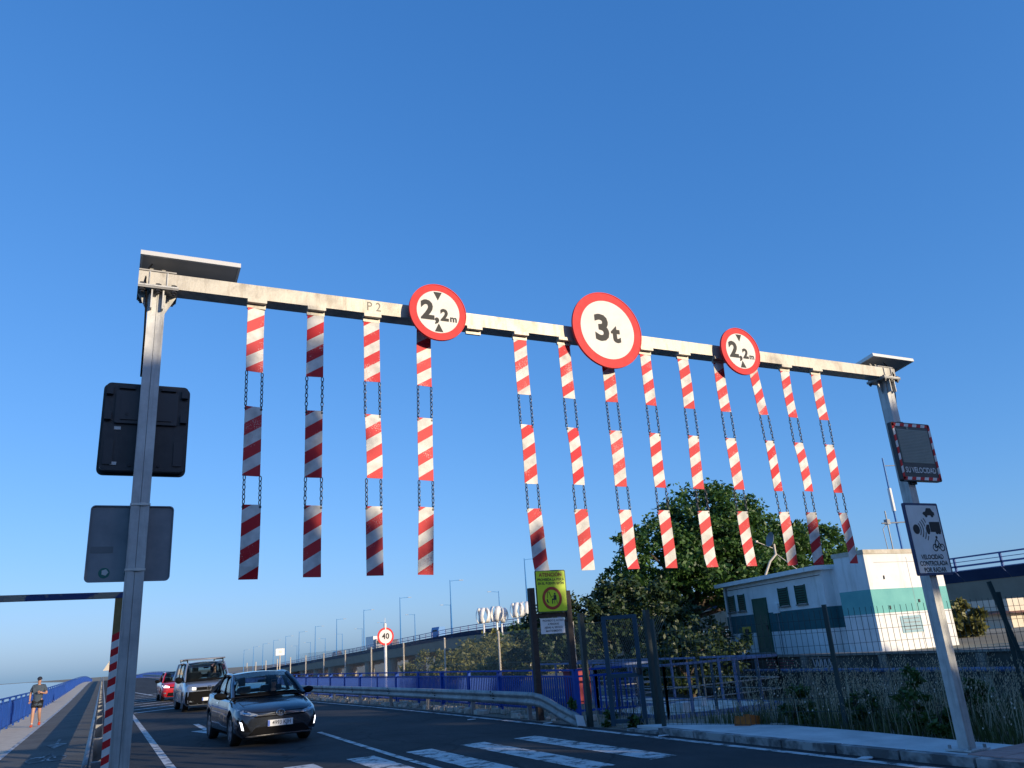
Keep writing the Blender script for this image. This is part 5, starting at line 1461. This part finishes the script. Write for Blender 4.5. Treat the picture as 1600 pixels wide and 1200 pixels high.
for n_ in 'ab':
    a_, f_ = Vector(J['an' + n_][0]), Vector(J['ft' + n_][0])
    skin_mesh('shoe', {'h': ((a_.x, a_.y + .04, a_.z - .035), .048), 'm': ((a_.x, a_.y - .03, a_.z - .045), .05), 'f': ((f_.x, f_.y - .02, max(.04, f_.z)), (.05, .036))}, [('h', 'm'), ('m', 'f')], 'shoe', t)
    skin_mesh('sock', {'a': (tuple(a_ + Vector((0, 0, .06))), .046), 'b': (tuple(a_ + Vector((0, 0, -.01))), .044)}, [('a', 'b')], 'sock', t)
for n_ in 'ab':                                     # fingers
    hp = Vector(J['ha' + n_][0]); wp = Vector(J['wr' + n_][0]); d = (hp - wp).normalized(); sd_ = d.cross(Vector((0, 1, 0))).normalized()
    mb = MB()
    for q in range(4):
        b0 = hp + sd_ * (.026 - .017 * q) + d * .015; ln = (.07, .08, .075, .06)[q]
        mb.tube([b0, b0 + d * ln * .5, b0 + d * ln * .8 + Vector((0, -.03, 0))], [.0095, .009, .007], 6)
    b0 = hp + sd_ * .03 - d * .02
    mb.tube([b0, b0 + sd_ * .025 + d * .025, b0 + sd_ * .025 + d * .06 + Vector((0, -.01, 0))], [.011, .01, .008], 6)
    part('fingers', mb, 'skin', t, smooth=True)
head_parts(t, (0, -.06, 1.64), cap=True)
mb = MB(); mb.tube([(0, -.13, 1.655), (0, -.162, 1.625), (0, -.14, 1.615)], [.01, .016, .012], 6); part('nose', mb, 'skin', t, smooth=True)

def driver(label, loc, rz, glasses, hairm):
    t = thing('person', label, 'person', loc, rz)
    D = {'pelvis': ((0, 0, .1), (.16, .12)), 'belly': ((0, .05, .28), (.15, .11)), 'chest': ((0, .1, .48), (.17, .115)), 'neckb': ((0, .1, .63), .065), 'neck': ((0, .09, .69), .048), 'jaw': ((0, .065, .74), (.056, .066)), 'head': ((0, .075, .81), (.072, .087)), 'top': ((0, .085, .875), (.058, .07))}
    bn = [('pelvis', 'belly'), ('belly', 'chest'), ('chest', 'neckb'), ('neckb', 'neck'), ('neck', 'jaw'), ('jaw', 'head'), ('head', 'top')]
    for s, n_ in ((-1, 'a'), (1, 'b')):
        D['sh' + n_] = ((s * .18, .09, .57), .06); D['el' + n_] = ((s * .24, -.1, .34), .044); D['wr' + n_] = ((s * .17, -.33, .42), .03); D['ha' + n_] = ((s * .15, -.4, .46), (.036, .03))
        D['kn' + n_] = ((s * .12, -.42, .12), .075); D['an' + n_] = ((s * .12, -.6, -.2), .045)
        bn += [('chest', 'sh' + n_), ('sh' + n_, 'el' + n_), ('el' + n_, 'wr' + n_), ('wr' + n_, 'ha' + n_), ('pelvis', 'kn' + n_), ('kn' + n_, 'an' + n_)]
    skin_mesh('body', D, bn, 'skin', t)
    S_ = {k: (D[k][0], tuple(q + .018 for q in (D[k][1] if isinstance(D[k][1], tuple) else (D[k][1],) * 2))) for k in ('pelvis', 'belly', 'chest', 'sha', 'shb', 'ela', 'elb')}
    skin_mesh('shirt', S_, [('pelvis', 'belly'), ('belly', 'chest'), ('chest', 'sha'), ('chest', 'shb'), ('sha', 'ela'), ('shb', 'elb')], hairm, t)
    head_parts(t, (0, .075, .81), glasses=glasses)
    mb = MB(); mb.tube([(0, .0, .825), (0, -.03, .79), (0, -.005, .78)], [.009, .015, .011], 6); part('nose', mb, 'skin', t, smooth=True)
    return t
def in_car(c, x, y, z):
    p = Matrix.Rotation(c.rotation_euler.z, 3, 'Z') @ Vector((x, y, z)) + c.location; return (p.x, p.y, p.z)
driver('person with dark hair and sunglasses driving the dark grey hatchback', in_car(car1, .37, 2.2, .42), rad(2), True, 'blouse')
driver('person at the steering wheel of the silver van', in_car(car2, .4, 1.65, .82), rad(1), False, 'shirt')

# ------------------------------------------------------------------ vegetation
def leaf_mesh(name, pts, size, material, up_bias=0.0, rng=RNG, aspect=.55):
    """leaf-shaped four-point faces with random directions around the given points"""
    n_ = len(pts)
    d = rng.normal(size=(n_, 3)); d[:, 2] = d[:, 2] * .7 - up_bias; d /= np.linalg.norm(d, axis=1)[:, None]
    e = rng.normal(size=(n_, 3)); e -= d * (e * d).sum(1)[:, None]; e /= np.linalg.norm(e, axis=1)[:, None]
    s = size * rng.uniform(.6, 1.3, n_)[:, None]
    p = np.asarray(pts)
    q = np.stack([p, p + d * s * .5 + e * s * aspect * .5, p + d * s, p + d * s * .5 - e * s * aspect * .5], 1).reshape(-1, 3)
    me = bpy.data.meshes.new(name)
    me.vertices.add(4 * n_); me.vertices.foreach_set('co', q.ravel())
    me.loops.add(4 * n_); me.loops.foreach_set('vertex_index', np.arange(4 * n_))
    me.polygons.add(n_); me.polygons.foreach_set('loop_start', np.arange(n_) * 4)
    me.update(calc_edges=True)
    at = me.attributes.new('tint', 'FLOAT', 'FACE'); at.data.foreach_set('value', np.clip(rng.normal(.45, .25, n_), 0, 1))
    me.materials.append(M[material]); return me
def clumps(blobs, n_, rng=RNG, shell=.5):
    """points spread through many small clumps that fill the given ellipsoids"""
    out = []
    tot = sum(b_[3] * b_[4] * b_[5] for b_ in blobs)
    for cx, cy, cz, a, b_, c in blobs:
        m = int(n_ * a * b_ * c / tot); k = max(6, int(m / 70))
        dirs = rng.normal(size=(k, 3)); dirs /= np.linalg.norm(dirs, axis=1)[:, None]
        cen = dirs * (rng.uniform(shell ** 3, 1, k) ** (1 / 3))[:, None] * np.array([a, b_, c])
        cr = rng.uniform(.12, .3, k) * (a * b_ * c) ** (1 / 3)
        i = rng.integers(0, k, m)
        o_ = rng.normal(size=(m, 3)); o_ /= np.linalg.norm(o_, axis=1)[:, None]
        p = cen[i] + o_ * (cr[i] * rng.uniform(.3, 1, m))[:, None] * np.array([1, 1, .7])
        out.append(p + np.array([cx, cy, cz]))
    return np.concatenate(out)
def tree(name, label, loc, blobs, n_, size, material, trunk_h, trunk_r, limbs=6, cat='tree', group=None, rng=RNG, shell=.5):
    t = thing(name, label, cat, loc, 0, group)
    mb = MB(); mb.tube([(0, 0, -.4), (.06, .03, trunk_h * .5), (-.05, .08, trunk_h), (0, 0, trunk_h * 1.5)], [trunk_r * 1.25, trunk_r, trunk_r * .8, trunk_r * .4], 9)
    for k in range(limbs):
        b_ = blobs[k % len(blobs)]; tip = Vector((b_[0], b_[1], b_[2])) + Vector((random.uniform(-.6, .6) * b_[3], random.uniform(-.6, .6) * b_[4], random.uniform(-.3, .5) * b_[5]))
        s0 = Vector((0, .04, trunk_h * random.uniform(.7, 1.15))); mid = s0.lerp(tip, .5) + Vector((0, 0, .25))
        mb.tube([s0, mid, tip], [trunk_r * .5, trunk_r * .3, trunk_r * .08], 6)
    part('trunk', mb, 'bark', t, smooth=True)
    link('crown', leaf_mesh('crown', clumps(blobs, n_, rng, shell), size, material, .2, rng), t)
    return t
tree('shade_tree', 'large broad green tree rising behind the white pump house', (24.4, 30.5, GZ), [(1.6, 0, 5.5, 2.9, 2.6, 2.5), (-1.9, -.3, 4.2, 2.2, 2.2, 2.0), (5.0, .3, 4.7, 2.8, 2.4, 2.0), (1.6, -1.0, 3.7, 3.2, 2.2, 1.8), (8.2, .2, 4.2, 2.4, 2.0, 1.9), (-3.5, .3, 2.4, 1.7, 1.8, 1.7), (5.2, -.4, 3.0, 3.0, 2.0, 1.5), (10.0, .3, 3.0, 1.5, 1.6, 1.3)], 62000, .23, 'leaf_big', 2.2, .24, 16, shell=.35)
tree('leafy_tree', 'dark dense tree left of the large green tree', (18.9, 27.6, -.3), [(0, 0, 2.9, 2.2, 1.9, 1.4), (1.9, .6, 2.6, 1.6, 1.5, 1.6), (-1.6, -.2, 1.9, 1.4, 1.4, 1.4), (.4, -.6, 1.2, 2.0, 1.5, 1.1)], 17000, .2, 'leaf_dark', 1.4, .15, 8)
tree('leafy_tree', 'dark low tree behind the yellow fishing sign', (15.6, 27.2, -.3), [(0, 0, 2.6, 1.5, 1.4, 1.1), (-.9, .5, 1.9, 1.3, 1.3, 1.1), (.7, -.3, 1.5, 1.4, 1.2, 1.2)], 10000, .18, 'leaf_dark', 1.2, .12, 6)
tree('leafy_tree', 'dark shrubby tree directly behind the steel walkway', (17.5, 22.5, -.4), [(0, 0, 1.2, 2.2, 1.6, 1.0), (1.8, 1.2, 1.5, 1.5, 1.5, 1.2)], 9000, .17, 'leaf_dark', .7, .1, 5)
for k, (x, y, zb_, h, lab) in enumerate(((15.8, 33.5, -.6, 2.0, 'olive bush behind the chain-link fence nearest the yellow sign'), (17.3, 38.5, -.8, 1.7, 'olive bush behind the chain-link fence, second from the yellow sign'), (26, 58, -4.6, 7.6, 'sunlit olive tree under the viaduct right of the 40 sign'),
                                   (38, 80, -4.6, 8.1, 'brownish olive tree under the viaduct between two pale fence posts'), (30.5, 66, -4.6, 7.3, 'low olive tree under the viaduct near the chain-link fence'), (43, 84, -4.6, 8.9, 'darker green tree at the foot of the wind turbines'), (49, 90, -4.6, 9.3, 'olive tree to the right below the wind turbines'), (34, 92, -4.6, 6.6, 'small olive tree just behind the post of the 40 sign'))):
    tree('olive_tree', lab, (x, y, zb_), [(0, 0, h * .62, h * .5, h * .5, h * .38), (h * .4, .3, h * .5, h * .36, h * .36, h * .3), (-h * .4, 0, h * .46, h * .34, h * .36, h * .3)], 7000, .16 if k < 2 else .3, 'leaf_olive' if k != 5 else 'leaf_big', h * .35, .1, 5, group='olive trees beyond the chain-link fence')
tree('garden_bush', 'round green bush left of the pump house door wall', (22.0, 28.3, GZ), [(0, 0, .55, .75, .7, .55)], 2600, .12, 'leaf_big', .2, .05, 4, cat='bush')
tree('garden_bush', 'spiky sunlit green bush in front of the small house', (33.5, 23.4, GZ), [(0, 0, .75, .8, .7, .7), (-.9, 0, .5, .6, .5, .45)], 2600, .3, 'leaf_olive', .3, .06, 5, cat='bush')

# weeds behind the pavement
def grass(name, label, area, n_, h0, h1, material, heads, rng, w=.007):
    V, F, T = [], [], []
    for _ in range(n_):
        x, y = area(rng); h = rng.uniform(h0, h1); a = rng.uniform(0, 6.283); l = rng.uniform(.05, .75) * h
        dx, dy = math.cos(a) * l, math.sin(a) * l; px, py2 = -math.sin(a) * w, math.cos(a) * w; n0 = len(V)
        V += [(x - px, y - py2, -.08), (x + px, y + py2, -.08), (x + dx * .35 + px * .7, y + dy * .35 + py2 * .7, h * .6), (x + dx * .35 - px * .7, y + dy * .35 - py2 * .7, h * .6), (x + dx, y + dy, h)]
        tn = rng.uniform(); F += [(n0, n0 + 1, n0 + 2, n0 + 3), (n0 + 3, n0 + 2, n0 + 4)]; T += [tn, tn]
        if heads and rng.uniform() < heads:
            for q in range(7):
                s = rng.uniform(.012, .026); c = Vector((x + dx * (.75 + .07 * q) + rng.normal() * .028, y + dy * (.75 + .07 * q) + rng.normal() * .028, h * (.78 + .045 * q))); n0 = len(V)
                V += [(c.x - s * .5, c.y, c.z), (c.x, c.y + s * .4, c.z - s), (c.x + s * .5, c.y, c.z), (c.x, c.y - s * .3, c.z + s)]; F.append((n0, n0 + 1, n0 + 2, n0 + 3)); T.append(min(1, .75 + rng.uniform() * .25))
    me = bpy.data.meshes.new(name); me.from_pydata(V, [], F)
    at = me.attributes.new('tint', 'FLOAT', 'FACE'); at.data.foreach_set('value', T)
    me.materials.append(M[material]); o = link(name, me); o['kind'] = 'stuff'; tag(o, label, 'grass'); return o
def weed_area(rng):
    while True:
        x, y = rng.uniform(9.9, 15.0), rng.uniform(3.5, 12.8)
        lim = 10.42 if y > 7 else 10.25
        if y > 11: lim = 10.42 - (y - 11) * .3
        if x > lim: return x, y
grass('dry_grass', 'tall dry seeding grass behind the raised pavement', weed_area, 1500, .3, 1.0, 'dry_grass', 1.0, RNG)
grass('green_grass', 'short green weeds under the dry grass', weed_area, 7000, .06, .36, 'green_grass', 0, RNG, .011)
def vergea(rng):
    y = rng.uniform(13.4, 42); return xr(y) + rng.uniform(.6, 3.6), y
grass('green_grass', 'sparse grass along the verge beside the guardrail', vergea, 2600, .06, .3, 'dry_grass', 0, RNG)
V = MB()
for _ in range(330):
    x, y = weed_area(RNG); z = RNG.uniform(.2, .62); n_ = 6
    c = Vector((x, y, z)); V.add([c + Vector((.016 * math.cos(2 * math.pi * k / n_), -.006 + .004 * (k % 2), .016 * math.sin(2 * math.pi * k / n_))) for k in range(n_)], [tuple(range(n_))])
o = part('daisies', V, 'daisy', fix=False); o['kind'] = 'stuff'; tag(o, 'small white daisies scattered among the weeds', 'flowers')
for k, (x, y, h, lab) in enumerate(((10.75, 11.0, .75, 'leafy dark green weed bush with daisies near the orange board'), (11.0, 8.9, .95, 'tall dark green weed bush between fence post and right portal post'), (12.3, 7.0, .6, 'low dark green weed bush right of the right portal post'), (11.1, 10.0, .7, 'dark green weed bush just left of the fence post behind the pavement'), (12.0, 8.6, .8, 'leafy weed bush right behind the mesh fence near the portal post'), (10.7, 8.2, .45, 'small leafy weed at the back edge of the pavement'))):
    tree('weed_bush', lab, (x, y, -.05), [(0, 0, h * .5, .28, .28, h * .5), (.25, .1, h * .4, .22, .25, h * .4)], 1500, .085, 'weed', .2, .02, 4, cat='bush')
for k, (x, y, h, lab) in enumerate(((8.93, 15.6, .5, 'green weed growing by the bent guardrail end'), (9.2, 14.6, .3, 'small weed right of the guardrail end plate'), (9.35, 13.9, .28, 'small weed in front of the gate frame'))):
    tree('weed_plant', lab, (x, y, -.02), [(0, 0, h * .55, .13, .13, h * .5)], 260, .1, 'weed', .1, .01, 4, cat='weed')
# loose bits
mb = MB(); mb.box((0, 0, .1), (.5, .28, .16)); mb.box((0, -.1, .2), (.5, .05, .05)); mb.box((.2, 0, .2), (.05, .28, .05))
tag(part('broken_crate', mb, 'orange', loc=(10.12, 11.6, .02), rot=(.1, .15, .5)), 'broken orange wooden crate in the weeds behind the pavement', 'crate')
mb = MB(); mb.box((0, 0, .03), (.5, .16, .05)); mb.box((.1, .02, .07), (.3, .1, .03))
tag(part('wood_scrap', mb, 'rubble', loc=(10.45, 11.3, .0), rot=(0, .08, -.4)), 'pale wood scrap beside the orange crate', 'scrap')
rr_ = random.Random(3)
lit = [((8.75, 12.2), 'road stud', 'flat white patch near the kerb start'), ((8.72, 7.9), 'stud', 'round white blot on the asphalt beside the kerb'), ((8.2, 19.3), 'litter', 'white scrap of litter on the line under the guardrail'), ((8.78, 16.4), 'litter', 'pale scrap of litter beside the weed at the guardrail end')]
for k, ((x, y), c_, lab) in enumerate(lit):
    mb = MB(); n_ = 9; mb.slab([(rr_.uniform(.07, .13) * math.cos(2 * math.pi * q / n_), rr_.uniform(.05, .1) * math.sin(2 * math.pi * q / n_)) for q in range(n_)], .009, .02)
    tag(part('litter', mb, 'litter', loc=(x, y, 0)), lab, 'litter')
mb = MB()
for _ in range(260):
    y = rr_.uniform(16, 44); x = xr(y) + rr_.uniform(.5, 1.15); s = rr_.uniform(.04, .17)
    mb.box((x, y, s * .25), (s * 1.4, s, s * .7), rz=rr_.uniform(0, 3))
o = part('rubble', mb, 'rubble'); o['kind'] = 'stuff'; tag(o, 'pale stones and rubble under the guardrail', 'rubble')

SRNG = np.random.default_rng(5)
# trees on the street behind the photographer; they shade the foreground
shade = leaf_mesh('crown', clumps([(0, 0, 4.2, 2.6, 2.2, 3.4), (0, 0, 1.9, 2.7, 2.0, 2.0)], 5200, SRNG, .1), .62, 'leaf_dark', .1, SRNG)
tk = MB(); tk.tube([(0, 0, -.5), (.05, 0, 2), (0, .05, 5)], [.25, .2, .08], 8); tk = mesh_of(tk, 'trunk', 'bark')
BACK = []
for k in range(13): BACK.append((-11 + 4.0 * k, -12 + (k % 3) * .8, .92))                   # low row
BACK += [(2.6, -13.5, 1.28), (5.6, -13, 1.3), (8.6, -13.6, 1.4), (10.7, -13.2, 1.34), (-2, -14, 1.3), (-6.5, -13, 1.3)]
BACK += [(19.6, -13, 1.45), (22.8, -13.5, 1.75), (26.4, -13, 1.8), (29.6, -13.6, 1.62)]
BACK += [(37.0, -13, 1.42), (40.5, -13.4, 1.2)]
sparse = leaf_mesh('crown', clumps([(0, 0, 4.6, 2.4, 2.0, 3.0)], 900, SRNG, .3), .5, 'leaf_dark', .1, SRNG)
for k, (x, y, s) in enumerate(BACK):
    t = thing('street_tree', 'street tree in the row behind the viewpoint shading the road', 'tree', (x, y, -.1), .7 * k, 'street trees behind the viewpoint')
    t.scale = (1.05 if s < 1 else s * .85, 1, s)
    link('trunk', tk, t); link('crown', sparse if x > 36 and s > 1 else shade, t)
